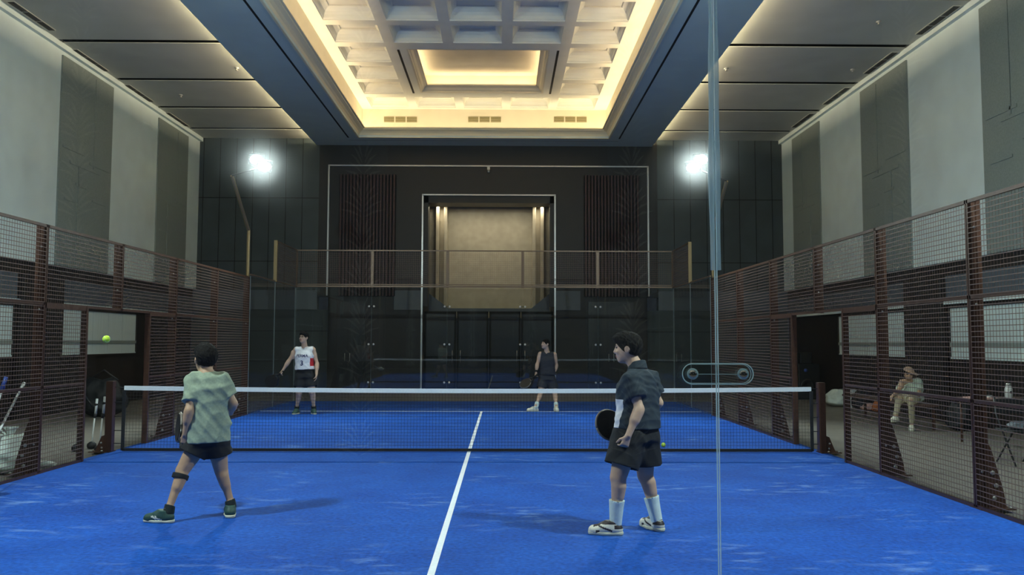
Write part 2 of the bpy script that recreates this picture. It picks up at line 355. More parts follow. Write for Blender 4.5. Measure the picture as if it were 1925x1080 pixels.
# ------------------------------------------------------------------ ceiling
SOI=3.87; SOO=5.42; LIP=3.66; RW=3.88; ZL=8.12; ZU=8.95
YS0=-4.0; YSB=23.4; YRW=24.05
ceil=empty('ceiling',(0,8,ZC)); struct(ceil)
ys=[YF,-3.9,-1.5,.95,3.4,5.85,8.3,10.75,13.2,15.75,18.4,20.88,23.2,YB]
for s in (-1,1):
    xo=XL if s<0 else XR; xi=SX+s*(SOO-.4)
    for i in range(len(ys)-1):
        b=MB(); x0,x1=sorted((xo,xi)); b.box(x0,x1,ys[i]+.2,ys[i+1]-.0,ZC,ZC+.02); b.build('ceiling_panel','ceil',ceil)
    b=MB(); b.box(*sorted((xo,xi)),YF,YB,ZC+.12,ZC+.15); b.build('ceiling_backing','groove',ceil)
# soffit ring: bottom ZS, hidden trough above its outer edge
b=MB()
for s in (-1,1):
    b.box(*sorted((SX+s*SOI,SX+s*SOO)),YS0,YB,ZS,ZS+.05,0)
    b.box(*sorted((SX+s*(SOO-.02),SX+s*SOO)),YS0,YB,ZS+.05,ZS+.08,0)
    b.box(*sorted((SX+s*(SOO-.45),SX+s*(SOO-.4))),YS0,YB,ZS+.05,ZC+.1,1)
b.box(SX-SOI,SX+SOI,YSB,YB,ZS,ZS+.05,0); b.box(SX-SOO,SX+SOO,YF,YS0,ZS,ZS+.3,0)
b.build('soffit',['bluegrey','cream'],ceil)
b=MB()
for s in (-1,1):
    b.box(*sorted((SX+s*(SOI+.32),SX+s*(SOI+.37))),YS0,YSB+.1,ZS-.004,ZS+.01)
b.box(SX-SOI-.37,SX+SOI+.37,YSB+.42,YSB+.43,ZS-.003,ZS+.01)
b.build('slot_diffuser','groove',ceil)
# crown moulding swept round the recess (profile: distance inward / height)
prof=[(0,-.02),(-.05,-.02),(-.05,.0),(-.02,.02),(.0,.05),(.03,.11),(.08,.16),(.14,.19),(.16,.2),(.16,.23),(.21,.23),(.21,.26),(.19,.26),(.17,.245),(.12,.21),(.04,.13),(-.02,.03)]
def sweep(prof,x0,x1,y0,y1,z,name,m,parent,smooth=False):
    b=MB(); n=len(prof); cs=[(x0,y0,1,1),(x1,y0,-1,1),(x1,y1,-1,-1),(x0,y1,1,-1)]
    vs=[(cx+sx*u,cy+sy*u,z+v) for (cx,cy,sx,sy) in cs for (u,v) in prof]
    b.add(vs,[(c*n+i,c*n+(i+1)%n,((c+1)%4)*n+(i+1)%n,((c+1)%4)*n+i) for c in range(4) for i in range(n)],0,smooth)
    return b.build(name,m,parent)
sweep(prof,SX-SOI,SX+SOI,YS0,YSB,ZS,'crown_moulding','crown',ceil)
# recess wall
b=MB(); th=.1
for s in (-1,1): b.box(*sorted((SX+s*RW,SX+s*(RW+th))),YS0,YRW,ZS+.02,ZU+.05)
b.box(SX-RW,SX+RW,YRW,YRW+th,ZS+.02,ZU+.05); b.box(SX-RW,SX+RW,YS0-th,YS0,ZS+.02,ZU+.05)
b.build('recess_wall','creamwarm',ceil)
# coffers
px,ox=1.46,1.26; py,oy=1.43,1.2; nrow=19
cols=[SX-.04+px*k for k in (-2,-1,0,1,2)]; rows=[23.3-py*k for k in range(nrow)]
GX0,GX1=SX-RW,SX+RW
bm=MB()
sky=(-1.80-.0,1.80)
skyrows=(1,2,3)
def isky(r,c): return (r in skyrows and c in (1,2,3)) or (r in (9,10,11) and c in (1,2,3))
# flat beams at ZU: strips
xs=sorted([GX0]+[c-ox/2 for c in cols]+[c+ox/2 for c in cols]+[GX1]); yy=sorted([YS0]+[r-oy/2 for r in rows]+[r+oy/2 for r in rows]+[YRW])
def incoffer(x,y):
    for ri,r in enumerate(rows):
        for ci,c in enumerate(cols):
            if abs(x-c)<ox/2 and abs(y-r)<oy/2 and not isky(ri,ci): return True
    for g in (1,9):
        if abs(x-cols[2])<1.82 and rows[g+2]-.42<y<rows[g]+.42: return True
    return False
xs=sorted(xs+[cols[2]-1.82,cols[2]+1.82]); 
for g in (1,9): yy+= [rows[g+2]-.42,rows[g]+.42]
yy=sorted(v for v in yy if v>=YS0)
for i in range(len(xs)-1):
    for j in range(len(yy)-1):
        if xs[i+1]-xs[i]<1e-4 or yy[j+1]-yy[j]<1e-4: continue
        x=(xs[i]+xs[i+1])/2; y=(yy[j]+yy[j+1])/2
        if not incoffer(x,y): bm.add([(xs[i],yy[j],ZU),(xs[i+1],yy[j],ZU),(xs[i+1],yy[j+1],ZU),(xs[i],yy[j+1],ZU)],[(0,1,2,3)])
cp=[(0,0),(.03,.0),(.03,.03),(.05,.05),(.06,.12),(.09,.19),(.15,.25),(.19,.27),(.19,.31),(.23,.31)]
def coffer(bm,cx,cy,hx,hy,z,prof):
    n=len(prof); vs=[]
    for sx,sy in ((-1,-1),(1,-1),(1,1),(-1,1)):
        for u,v in prof: vs.append((cx+sx*(hx-u),cy+sy*(hy-u),z+v))
    fs=[(c*n+i,c*n+i+1,((c+1)%4)*n+i+1,((c+1)%4)*n+i) for c in range(4) for i in range(n-1)]
    fs.append(tuple(c*n+n-1 for c in range(4)))
    bm.add(vs,fs)
for ri,r in enumerate(rows):
    if r-oy/2<YS0: continue
    for ci,c in enumerate(cols):
        if not isky(ri,ci): coffer(bm,c,r,ox/2,oy/2,ZU,cp)
bm.build('coffer_grid','cream',ceil)
for g in (1,9):
    cy=rows[g+1]; hy=(rows[g]-rows[g+2])/2+.42
    sp=[(0,0),(.05,0),(.05,.04),(.09,.06),(.13,.12),(.2,.16),(.22,.16),(.22,.2),(.16,.2),(-.1,.2),(-.1,.55)]
    b=MB(); n=len(sp); vs=[]
    for sx,sy in ((-1,-1),(1,-1),(1,1),(-1,1)):
        for u,v in sp: vs.append((cols[2]+sx*(1.82-u),cy+sy*(hy-u),ZU+v))
    b.add(vs,[(c*n+i,c*n+i+1,((c+1)%4)*n+i+1,((c+1)%4)*n+i) for c in range(4) for i in range(n-1)]+[tuple(c*n+n-1 for c in range(4))],0)
    b.build('lit_ceiling_tray','creamwarm',ceil)
    b=MB()
    for s in (-1,1): b.box(cols[2]+s*2.03-.03,cols[2]+s*2.03+.03,cy-hy+.05,cy+hy+.05,ZU-.004,ZU+.01)
    b.build('slot_diffuser','groove',ceil)
# grilles
def vent(name,loc,axis,label,group,L=1.5,W=.16,m='vent',first={}):
    key=(axis,m)
    if key in first: 
        return dup(first[key],loc,label,group)
    o=empty(name,loc); x,y,z=loc; b=MB()
    if axis=='y':
        b.box(x-W/2,x+W/2,y-L/2,y+L/2,z-.012,z-.002); b.build('vent_frame','ceil',o)
        s=MB()
        for q in range(3):
            for k in range(4): s.box(x-W/2+.02+k*.033,x-W/2+.043+k*.033,y-L/2+.03+q*L/3,y-L/2+L/3-.01+q*L/3,z-.02,z-.012)
        s.build('vent_slats',m,o)
    else:
        b.box(x-L/2,x+L/2,y-.012,y,z-W/2,z+W/2); b.build('vent_frame','creamwarm',o)
        s=MB()
        for q in range(3):
            for k in range(5): s.box(x-L/2+.02+q*L/3,x-L/2+L/3-.02+q*L/3,y-.022,y-.012,z-W/2+.02+k*.036,z-W/2+.042+k*.036)
        s.build('vent_slats',m,o)
    tag(o,label,'vent',group); first[key]=o; return o
names=['nearest the camera','second from the camera','third from the camera','farthest, beside the back wall']
for s,px_ in ((-1,((60,30),(170,113),(262,175),(333,224))),(1,((1762,38),(1655,118),(1572,180),(1509,226)))):
    for k,(a,c) in enumerate(px_):
        p=at(a,c,Z=ZC); x=(XL+.62) if s<0 else (XR-.62)
        vent('ceiling_vent',(p[0],p[1],ZC),'y','dark slotted ceiling vent over the %s wall, %s'%('left' if s<0 else 'right',names[k]),'slotted vents in the side ceilings')
for k,(a,nm) in enumerate(((753,'left'),(911,'middle'),(1072,'right'))):
    p=at(a,226,Y=YRW); vent('cove_vent',(p[0],YRW-.001,p[2]+.02),'x','olive slotted grille on the lit recess wall above the back, %s of three'%nm,'grilles on the lit recess wall',L=1.08,W=.2,m='ventw')
# small ceiling sprinklers / detectors
b=MB(); b.lathe([(.05,0),(.05,-.02),(.02,-.03),(.02,-.06),(.035,-.065),(.035,-.07)][::-1],(0,0,0),12)
spr=None
for (a,c,lab) in ((340,178,'left side ceiling, under the third panel'),(445,127,'left side ceiling near the blue-grey soffit'),(1652,40,'right side ceiling, largest and nearest the camera'),(1603,130,'right side ceiling beside the vents'),(1365,128,'right side ceiling near the blue-grey soffit')):
    p=at(a,c,Z=ZC)
    if spr is None: spr=b.build('sprinkler','bolt',origin=(0,0,0)); q=spr
    else: q=spr.copy(); COL.objects.link(q)
    q.location=(p[0],p[1],ZC); tag(q,'small ceiling sprinkler on the %s'%lab,'sprinkler','sprinklers under the side ceilings')
# ------------------------------------------------------------------ lights of the ceiling coves
def area(name,loc,rot,sx,sy,power,col):
    l=bpy.data.lights.new(name,'AREA'); l.shape='RECTANGLE'; l.size=sx; l.size_y=sy; l.energy=power; l.color=col
    o=bpy.data.objects.new(name,l); o.location=loc; o.rotation_euler=rot; COL.objects.link(o); return o
WARM=(1,.78,.50)
LY=YRW-YS0
K=.30
for s in (-1,1):
    area('cove_light',(SX+s*3.82,(YS0+YRW)/2,ZS+.19),(PI,s*.1,0),.05,LY-.1,290*K,WARM)           # up inside the recess trough
    area('cove_light',(SX+s*(SOO-.30),(YS0+YB)/2,ZS+.10),(0,-s*PI*.58,0),.05,YB-YS0-.2,620*K,WARM)        # up on to the side ceilings
area('cove_light',(SX,YSB+.15,ZS+.19),(PI,0,0),7.3,.06,70*K,WARM)
for g in (1,9):
    cy=rows[g+1]; hy=(rows[g]-rows[g+2])/2+.42
    for s in (-1,1): 
        area('tray_light',(cols[2]+s*1.75,cy,ZU+.25),(PI,0,0),.1,2*hy-.3,19*K,WARM)
        area('tray_light',(cols[2],cy+s*(hy-.07),ZU+.25),(PI,0,0),3.2,.1,19*K,WARM)
for x in (-1.7,1.75): area('alcove_light',(x,26.2,6.2),(0,0,0),.2,.3,5,(1,.86,.66))
area('alcove_light',(0,25.6,6.2),(0,0,0),3,.3,22,(1,.87,.68))
# ------------------------------------------------------------------ court
b=MB(); b.box(-5.12,5.12,-.25,20.12,-.04,0)
tf=b.build('court_turf','turf'); tag(tf,'bright blue scuffed artificial turf of the padel court','court surface')
b=MB()
b.box(-.025,.025,3.05,16.95,-.005,.003); ln=b.build('centre_line','line',tf)
for y in (3.05,16.95):
    b=MB(); b.box(-4.99,4.99,y-.025,y+.025,-.005,.003); b.build('service_line','line',tf)
# net
net=empty('court_net',(0,10,0)); tag(net,'black padel net with a white top tape across the blue court','net')
def nz(x): return .90+.035*(abs(x)/5)**2
b=MB(); N=40; X0,X1=-4.93,4.93
P=[X0+(X1-X0)*i/N for i in range(N+1)]
for i in range(N):
    a,c=P[i],P[i+1]
    for t in (-.008,.008):
        b.add([(a,10+t,nz(a)-.062),(c,10+t,nz(c)-.062),(c,10+t,nz(c)),(a,10+t,nz(a))],[(0,1,2,3)])
    b.add([(a,9.992,nz(a)),(c,9.992,nz(c)),(c,10.008,nz(c)),(a,10.008,nz(a))],[(0,1,2,3)])
    b.add([(a,9.992,nz(a)-.062),(c,9.992,nz(c)-.062),(c,10.008,nz(c)-.062),(a,10.008,nz(a)-.062)],[(0,1,2,3)])
b.build('net_tape','tape',net)
b=MB(); sp=.045; n=int((X1-X0)/sp)
for i in range(n+1):
    x=X0+i*sp; b.tube([(x,10,.03),(x,10,nz(x)-.06)],.0019,3,0,False)
z=.05
while z<.86:
    b.tube([(X0,10,z*nz(5)/.9),(-2.5,10,z*nz(2.5)/.9),(0,10,z),(2.5,10,z*nz(2.5)/.9),(X1,10,z*nz(5)/.9)],.0019,3,0,False); z+=sp
b.build('net_mesh','netblack',net)
b=MB(); b.box(X0,X1,9.985,10.015,.012,.05); 
for x in (X0,X1): b.box(x-.02,x+.02,9.985,10.015,.02,nz(5)-.06)
b.build('net_border','netblack',net)
for s in (-1,1):
    for z in (.12,.3,.5,.7): b=MB(); b.tube([(s*4.95,10,z),(s*5.06,10,z)],.006,6); b.build('net_cord','netblack',net)
    b=MB(); b.tube([(s*4.9,10,nz(5)-.03),(s*5.06,10,nz(5)-.02)],.006,6); b.build('net_cord','netblack',net)
for s in (-1,1):
    XP=s*5.07 if s>0 else -5.12; o=empty('net_post',(XP,10,0)); b=MB(); b.box(XP-.05,XP+.05,9.95,10.05,0,1.0); b.build('post_tube','brown',o,bevel=.004)
    b=MB(); x=XP+s*.05; b.prism([(0,.0),(.14,0),(.05,.22),(0,.24)],(x,9.97,0),(s,0,0),(0,0,1),(0,.06,0)); b.box(*sorted((x-s*.1,x+s*.2)),9.9,10.1,0,.012); b.build('foot_bracket','brown',o)
    for dx,z in ((.04,.06),(.05,.13)): b=MB(); b.lathe([(.014,0),(.014,.01),(.006,.014)],(x+s*dx,9.969,z),8,axis=(0,-1,0)); b.build('bolt','bolt',o)
    for dx in (.17,.02): b=MB(); b.lathe([(.018,0),(.018,.012),(.008,.02)],(x+s*dx,9.93,.012),8); b.build('bolt','bolt',o)
    tag(o,'brown steel net post at the %s end of the net'%('left' if s<0 else 'right'),'net post')
# side fences
TOPZ=2.97
def wiregrid(b,s,y0,y1,z0,z1,x):
    r=.0013; R=.0032
    k=int(round((y1-y0)/.05))
    for i in range(1,k): 
        y=y0+(y1-y0)*i/k; b.box(x-r,x+r,y-r,y+r,z0,z1)
    k=int(round((z1-z0)/.05))
    for i in range(1,k):
        z=z0+(z1-z0)*i/k; b.box(*sorted((x-s*.002,x-s*(.002+2*R))),y0,y1,z-R,z+R)
for s,lab in ((-1,'left'),(1,'right')):
    X=s*5.0
    o=empty('side_fence',(X,10,0)); tag(o,'brown welded wire fence with posts along the %s side of the court'%lab,'fence')
    def bx(b,xa,xb,*r): b.box(*sorted((X+s*xa,X+s*xb)),*r)
    for y in (4,6,8,10,12,14,16):
        b=MB(); z0=2.0 if y==10 else 0
        bx(b,.03,.13,y-.03,y-.024,z0,TOPZ); bx(b,.03,.13,y+.024,y+.03,z0,TOPZ); bx(b,.08,.086,y-.03,y+.03,z0,TOPZ)
        if y!=10:
            for q in (-.03,.024): b.prism([(0,0),(.16,0),(.13,.18),(.03,.55),(0,.62)],(X+s*.13,y+q,0),(s,0,0),(0,0,1),(0,.006,0))
            bx(b,.0,.34,y-.1,y+.1,0,.012)
        p=b.build('post','brown',o)
        def bolt(*a,**k): b=MB(); b.lathe(*a,**k); b.build('bolt','bolt',p)
        for z in ((.35,1.0,1.95,2.7) if y!=10 else (2.3,2.7)): bolt([(.012,0),(.012,.008),(.005,.012)],(X+s*.06,y-.03,z),8,axis=(0,-1,0))
        if y!=10:
            for dx,z in ((.17,.1),(.19,.22),(.16,.34)): bolt([(.022,0),(.022,.01),(.01,.014)],(X+s*dx,y-.03,z),8,axis=(0,-1,0))
            bolt([(.02,0),(.02,.015),(.01,.02)],(X+s*.3,y-.07,.012),8)
    segs=[(4,6,0,3),(6,8,0,3),(8,9.02,0,2),(8,9.02,2,3),(9.02,10,2,3),(10,10.98,2,3),(10.98,12,2,3),(10.98,12,0,2),(12,14,0,3),(14,16,0,3)]
    for (y0,y1,z0,z1) in ((4,6,0,3),(6,8,0,3),(8,9.02,0,2),(8,10,2,3),(10,12,2,3),(10.98,12,0,2),(12,14,0,3),(14,16,0,3)):
        b=MB(); zt=min(z1,TOPZ); wiregrid(b,s,y0+.03,y1-.03,z0+.03,zt-.03,X+s*.01); b.build('wire_panel','wire',o)
        b=MB(); t=.0
        for z in ([z0,zt-.035] + ([1.0,2.0] if (z0==0 and z1==3) else []) + ([1.0] if z1==2 else [])):
            bx(b,.005,.035,y0,y1,z,z+.035)
        bx(b,.005,.03,y0+.005,y0+.03,z0,zt); bx(b,.005,.03,y1-.03,y1-.005,z0,zt)
        b.build('panel_frame','brown',o)
    for y in (9.02,10.98):
        b=MB(); bx(b,.0,.08,y-.02,y+.02,0,2.03); b.build('door_jamb','brown',o)
# ground edge trim
# far end steel frame with wire mesh above the glass
o=empty('end_cage',(0,20,3)); tag(o,'bronze framed wire mesh above the far glass wall','mesh frame')
b=MB(); b.box(-5.03,5.03,20.0,20.05,3.01,3.05); b.box(-5.03,5.03,20.01,20.04,3.07,3.09); b.build('bottom_rail','brownpale',o)
b=MB(); b.box(-5.03,5.03,20.0,20.04,3.97,4.0); b.build('top_rail','brownpale',o)
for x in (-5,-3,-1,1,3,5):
    b=MB(); w=.035 if abs(x)<5 else .02; b.box(x-w,x+w,20.03,20.07,3.0,3.98); b.build('post','brownpale',o)
def wg(b,x0,x1,z0,z1,y):
    r=.0018; k=int((x1-x0)/.05)
    for i in range(1,k): b.box(x0+i*.05-r,x0+i*.05+r,y-r,y+r,z0,z1)
    for i in range(1,int((z1-z0)/.05)): b.box(x0,x1,y+2*r,y+4*r,z0+i*.05-r,z0+i*.05+r)
for x in (-5,-3,-1,1,3):
    b=MB(); wg(b,x,x+2,3.05,3.98,20.02); b.build('wire_panel','wire',o)
for s in (-1,1):
    e=empty('side_cage',(s*5,19,3)); tag(e,'bronze framed mesh return above the %s far side glass'%('left' if s<0 else 'right'),'mesh frame')
    b=MB(); b.box(s*5-.015,s*5+.015,18,20,3.97,4.0); b.box(s*5-.015,s*5+.015,16,20,3.0,3.03); b.build('rail','brownpale',e)
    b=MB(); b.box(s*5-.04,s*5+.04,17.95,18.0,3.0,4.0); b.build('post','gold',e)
    b=MB(); wiregrid(b,s,18.02,19.98,3.03,3.97,s*5); b.build('wire_panel','wire',e)
# glass walls
def panel(x0,x1,y0,y1,m,root,label=None):
    g=.0025; along='x' if abs(x1-x0)>abs(y1-y0) else 'y'; t=.012
    b=MB(); 
    if along=='x': b.box(x0+g,x1-g,y0,y0+t,.012,2.985)
    else: b.box(x0,x0+t,y0+g,y1-g,.012,2.985)
    o=b.build('glass_panel',[m,'edge'],root); ax=0 if along=='x' else 1
    for p in o.data.polygons:
        if abs(p.normal[ax])>.5 or abs(p.normal[2])>.5: p.material_index=1
    if label: o['label']=label
    return o
def stad(hw,r,n=14): return [(-hw+r*math.cos(q),r*math.sin(q)) for q in np.linspace(PI/2,1.5*PI,n)]+[(hw+r*math.cos(q),r*math.sin(q)) for q in np.linspace(-PI/2,PI/2,n)]
fw=empty('glass_wall',(0,20,0)); tag(fw,'clear glass end wall of the court behind the far players, five panes with round clamps','glass wall')
for x in (-5,-3,-1,1,3): panel(x,x+2,20,20,'glass',fw)
for x in (-3,-1,1,3):
    for z in (.5,1.5,2.5):
        b=MB(); b.prism(stad(.06,.02,7),(x,19.998,z),(1,0,0),(0,0,1),(0,-.006,0)); cl=b.build('clamp_plate','acrylic',fw)
        for s in (-1,1): b=MB(); b.lathe([(.028,0),(.028,.006),(.02,.014),(.0,.016)],(x+s*.065,19.992,z),14,axis=(0,-1,0)); b.build('clamp_button','steelm',cl)
for s in (-1,1):
    X=s*5-(.012 if s<0 else 0)
    w_=empty('glass_wall',(X,18,0)); tag(w_,'clear far side glass wall on the %s beyond the %s fence'%(('left','left') if s<0 else ('right','right')),'glass wall')
    for y in (16.04,18): panel(X,X,y,y+1.96,'glass',w_)
nw=empty('glass_wall',(0,0,0)); tag(nw,'near glass wall the whole court is seen through, with a vertical joint right of centre','glass wall')
for x in (-3,-1,1): panel(x,x+2,-.012,-.012,'nearglass',nw)
zc=at(1350,702,Y=-.012)[2]; xa=at(1303,701,Y=-.03)[0]; xb=at(1398,701,Y=-.03)[0]; xm=(xa+xb)/2; hw=(xb-xa)/2
b=MB(); b.prism(stad(hw,.0245),(xm,-.014,zc),(1,0,0),(0,0,1),(0,-.01,0)); o=b.build('clamp_plate','acrylic',nw)
b=MB()
pts=[(xm+u,-.025,zc+v) for u,v in stad(hw,.0245)]; b.tube(pts+[pts[0]],.0012,6); 
pts=[(xm+u,-.0135,zc+v) for u,v in stad(hw,.0225)]; b.tube(pts+[pts[0]],.0007,6)
b.tube([(xa+.014,-.0245,zc-.0005),(xb-.014,-.0245,zc-.0005)],.0006,6)
b.build('clamp_edge','edge',o)
for x in (xa,xb):
    b=MB(); b.lathe([(.0135,.0),(.0135,.003),(.0128,.004),(.0125,.001),(.010,.001)],(x,-.024,zc),24,axis=(0,-1,0)); rg=b.build('button_ring','edge',o)
    b=MB(); b.lathe([(.0102,-.002),(.0102,.004),(.0095,.006),(.007,.0085),(.0035,.0098),(.0,.0101)],(x,-.024,zc),24,axis=(0,-1,0)); b.build('clamp_button','steel',o)
# silicone bead of the near joint (thicker and uneven above the clamp)
b=MB(); zz=np.arange(1.75,2.99,.03); rr=[.011+.003*math.sin(7*z)+.002*math.sin(23*z) for z in zz]
b.tube([(1-.008+.001*math.sin(9*z),-.012,z) for z in zz],[r*.55 for r in rr],6); b.tube([(1+.007+.001*math.sin(5*z+1),-.012,z) for z in zz],[r*.45 for r in rr],6)
b.build('joint_seal','seal',nw)
# ------------------------------------------------------------------ light masts
def mast(s,Y,pole,lamps,label,clab,aim,power,spot=2.7):
    # pole: list of points; lamps list of centres
    o=empty('light_mast',(pole[0][0],pole[0][1],0)); tag(o,label,'light mast')
    b=MB(); b.tube(pole,.035,10,0,True,False); b.build('pole','gold',o)
    b=MB(); b.tube([pole[-1]]+[lamps[-1]],.018,8); b.build('arm','lampbody',o)
    for c in lamps:
        c=np.array(c,float); d=np.array(aim,float)-c; d/=np.linalg.norm(d)
        u=np.cross(d,(0,0,1)); u/=np.linalg.norm(u); v=np.cross(u,d)
        b=MB(); 
        b.prism([(-.15,-.11),(.15,-.11),(.15,.11),(-.15,.11)],c-d*.04,u,v,-d*.04); b.prism([(-.16,-.12),(.16,-.12),(.16,.12),(-.16,.12)],c-d*.04,u,v,d*.035)
        for k in range(6): 
            q=-.12+k*.048; b.prism([(q,-.1),(q+.008,-.1),(q+.008,.1),(q,.1)],c-d*.08,u,v,-d*.05)
        fl=b.build('floodlight','lampbody',o)
        b=MB(); b.prism([(.13*math.cos(q),.105*math.sin(q)) for q in np.linspace(0,2*PI,20,endpoint=False)],c-d*.004,u,v,d*.006); b.build('lens','lampface',fl)
        l=bpy.data.lights.new('flood','SPOT'); l.energy=power; l.color=(.84,1.0,.98); l.spot_size=spot; l.spot_blend=.6; l.shadow_soft_size=.10
        lo=bpy.data.objects.new('flood',l); lo.location=tuple(c+d*.02); lo.rotation_euler=Vector(tuple(-d)).to_track_quat('Z','Y').to_euler(); COL.objects.link(lo)
zt=at(471,432,Y=16.0)[2]
ptop=at(436,330,Y=15.0)
l1=at(482,300,Y=15.1); l2=at(497,313,Y=14.9)
mast(-1,16,[(-5.08,16.07,0),(-5.08,16.07,zt),tuple(ptop)],[tuple(l1),tuple(l2)],'bronze bent light mast at the far left corner with two glowing floodlights','light mast',(-1,8,0),400)
r1=at(1318,300,Y=15.1); r2=at(1303,315,Y=14.9); ptr=at(1366,340,Y=15.0)
mast(1,16,[(5.08,16.07,0),(5.08,16.07,zt),tuple(ptr)],[tuple(r1),tuple(r2)],'bronze bent light mast at the far right corner with two glowing floodlights','light mast',(1,8,0),400)
for s in (-1,1):
    mast(s,4,[(s*5.15,4.07,0),(s*5.15,4.07,4.0),(s*5.45,3.5,5.4)],[(s*5.0,3.3,5.7),(s*4.8,3.5,5.6)],'bronze light mast of the near %s corner, outside the view'%('left' if s<0 else 'right'),'light mast',(-s*.5,9.0,0),450)
# ------------------------------------------------------------------ balls
def ball(loc,label):
    r=.0335; b=MB(); prof=[(r*math.sin(q),-r*math.cos(q)) for q in np.linspace(0.02,PI-.02,12)]; b.lathe(prof,(0,0,0),20)
    o=b.build('ball','ball',origin=(0,0,0)); o.location=tuple(map(float,loc))
    q=MB(); pts=[]
    for t in np.linspace(0,2*PI,49): 
        v=np.array([math.cos(t)+.35*math.cos(3*t),math.sin(t)-.35*math.sin(3*t),.9*math.sin(2*t)]); v/=np.linalg.norm(v); pts.append(v*r)
    q.tube(pts,.0012,5); s=q.build('seam','tape',None,origin=(0,0,0)); s.parent=o
    tag(o,label,'ball'); return o
bl=at(200,637,Y=5.6); ball(bl,'yellow-green padel ball in the air left of the player in the green shirt')
bb_=at(1247,832,Y=10.6); ball((bb_[0],bb_[1],.0335),'yellow-green padel ball lying beyond the net, right of the player in dark')
# ------------------------------------------------------------------ things beside the court
def sack(name,c,sx,sy,sz,m,seed,label,cat,tie=None,pin=.35):
    rs=np.random.RandomState(seed); ph=rs.rand(6)*6
    b=MB(); nu,nv=40,22; vs=[]
    for j in range(nv):
        v=j/(nv-1); 
        rad=(math.sin(min(1,v*3.0+.25)*PI/2))*(1-max(0,v-.45)**1.6*1.25)
        rad=max(rad,.06)
        for i in range(nu):
            a=2*PI*i/nu
            wob=1+.08*math.sin(3*a+ph[0]+4*v)+.06*math.sin(7*a+ph[1]-7*v)+.035*math.sin(13*a+ph[2]+9*v)+.05*math.sin(5*v*3+ph[3]+2*a)
            vs.append((c[0]+sx/2*rad*wob*math.cos(a),c[1]+sy/2*rad*wob*math.sin(a),c[2]+sz*v*(1+.05*math.sin(2*a+ph[4]))))
    fs=[(j*nu+i,j*nu+(i+1)%nu,(j+1)*nu+(i+1)%nu,(j+1)*nu+i) for j in range(nv-1) for i in range(nu)]
    fs+=[tuple(range(nu))[::-1],tuple(range((nv-1)*nu,nv*nu))]
    b.add(vs,fs,0,True)
    o=b.build(name,m); 
    if tie:
        q=MB(); z=c[2]+sz*.97; q.tube([(c[0]-sx*.06,c[1],z),(c[0]-sx*.2,c[1],z+sz*.16),(c[0]-sx*.08,c[1],z+sz*.22),(c[0]+sx*.02,c[1],z)],.012,8)
        q.lathe([(.05,0),(.03,.03),(.06,.1),(.09,.13)],(c[0],c[1],z-.02),14); q.build('tied_neck',m,o)
    return tag(o,label,cat)
FZ=-.03
p=at(28,892,Z=FZ); sack('plastic_sack',(-5.5,8.25,FZ),.62,.5,.46,'bagwhite',1,'big bulging white plastic sack outside the left fence','sack',tie=True)
sack('plastic_sack',(-5.64,7.55,FZ),.52,.56,.42,'bagwhite',5,'white plastic sack partly cut off at the left frame edge','sack')
# shoes/junk by the sack
b=MB(); c=at(55,885,Z=FZ); b.tube([(-5.42,c[1]+.25,FZ+.04),(-5.3,c[1]+.3,FZ+.05),(-5.2,c[1]+.34,FZ+.035)],[.045,.04,.02],10); b.build('crumpled_paper','bagwhite'); tag(bpy.data.objects['crumpled_paper'],'scrap of white wrapping on the floor right of the big sack','paper')
# white poles with round black feet
def pole(x,y,h,lean,label,k):
    o=empty('floor_pole',(x,y,FZ)); b=MB(); b.tube([(x,y,FZ+.06),(x+lean,y,FZ+h*.62)],.011,10); b.build('tube','poleW',o)
    b=MB(); b.tube([(x+lean,y,FZ+h*.62),(x+lean*1.4,y,FZ+h*.7)],.02,10); b.lathe([(.018,0),(.026,.01),(.026,.03),(.014,.04)],(x+lean*1.5,y,FZ+h*.86),10); b.build('collar','rubber',o)
    b=MB(); b.tube([(x+lean*1.4,y,FZ+h*.7),(x+lean*1.9,y,FZ+h)],.017,10); b.build('grip_tube','poleW',o)
    b=MB(); b.lathe([(.02,0),(.055,.01),(.066,.04),(.062,.075),(.035,.1),(.01,.11)],(x,y,FZ),16); b.build('round_foot','rubber',o)
    tag(o,label,'pole','white poles with black feet')
for (a,c,h,ln,lab) in ((186,850,.80,.03,'white pole with round black foot nearest the left net post'),(172,843,.74,.03,'white pole with round black foot in front of the black bag, left one'),(143,848,.78,.03,'white pole with black foot standing behind the mesh, left of the door gap')):
    q=at(a,c,Z=FZ); pole(q[0],q[1],h,ln,lab,0)
q=at(187,783,Z=FZ)
o=sack('sports_bag',(q[0],q[1]+.1,FZ),.95,.6,.80,'bagblack',9,'large black sports bag standing behind the white poles on the left','bag')
b=MB(); c=o.location; b.tube([(c[0]-.33,c[1]-.22,.5),(c[0]-.2,c[1]-.38,.42),(c[0]-.02,c[1]-.4,.2)],.018,8); b.tube([(c[0]-.3,c[1],.76),(c[0],c[1],.95),(c[0]+.3,c[1],.74)],.018,8); b.build('strap','lampbody',o)
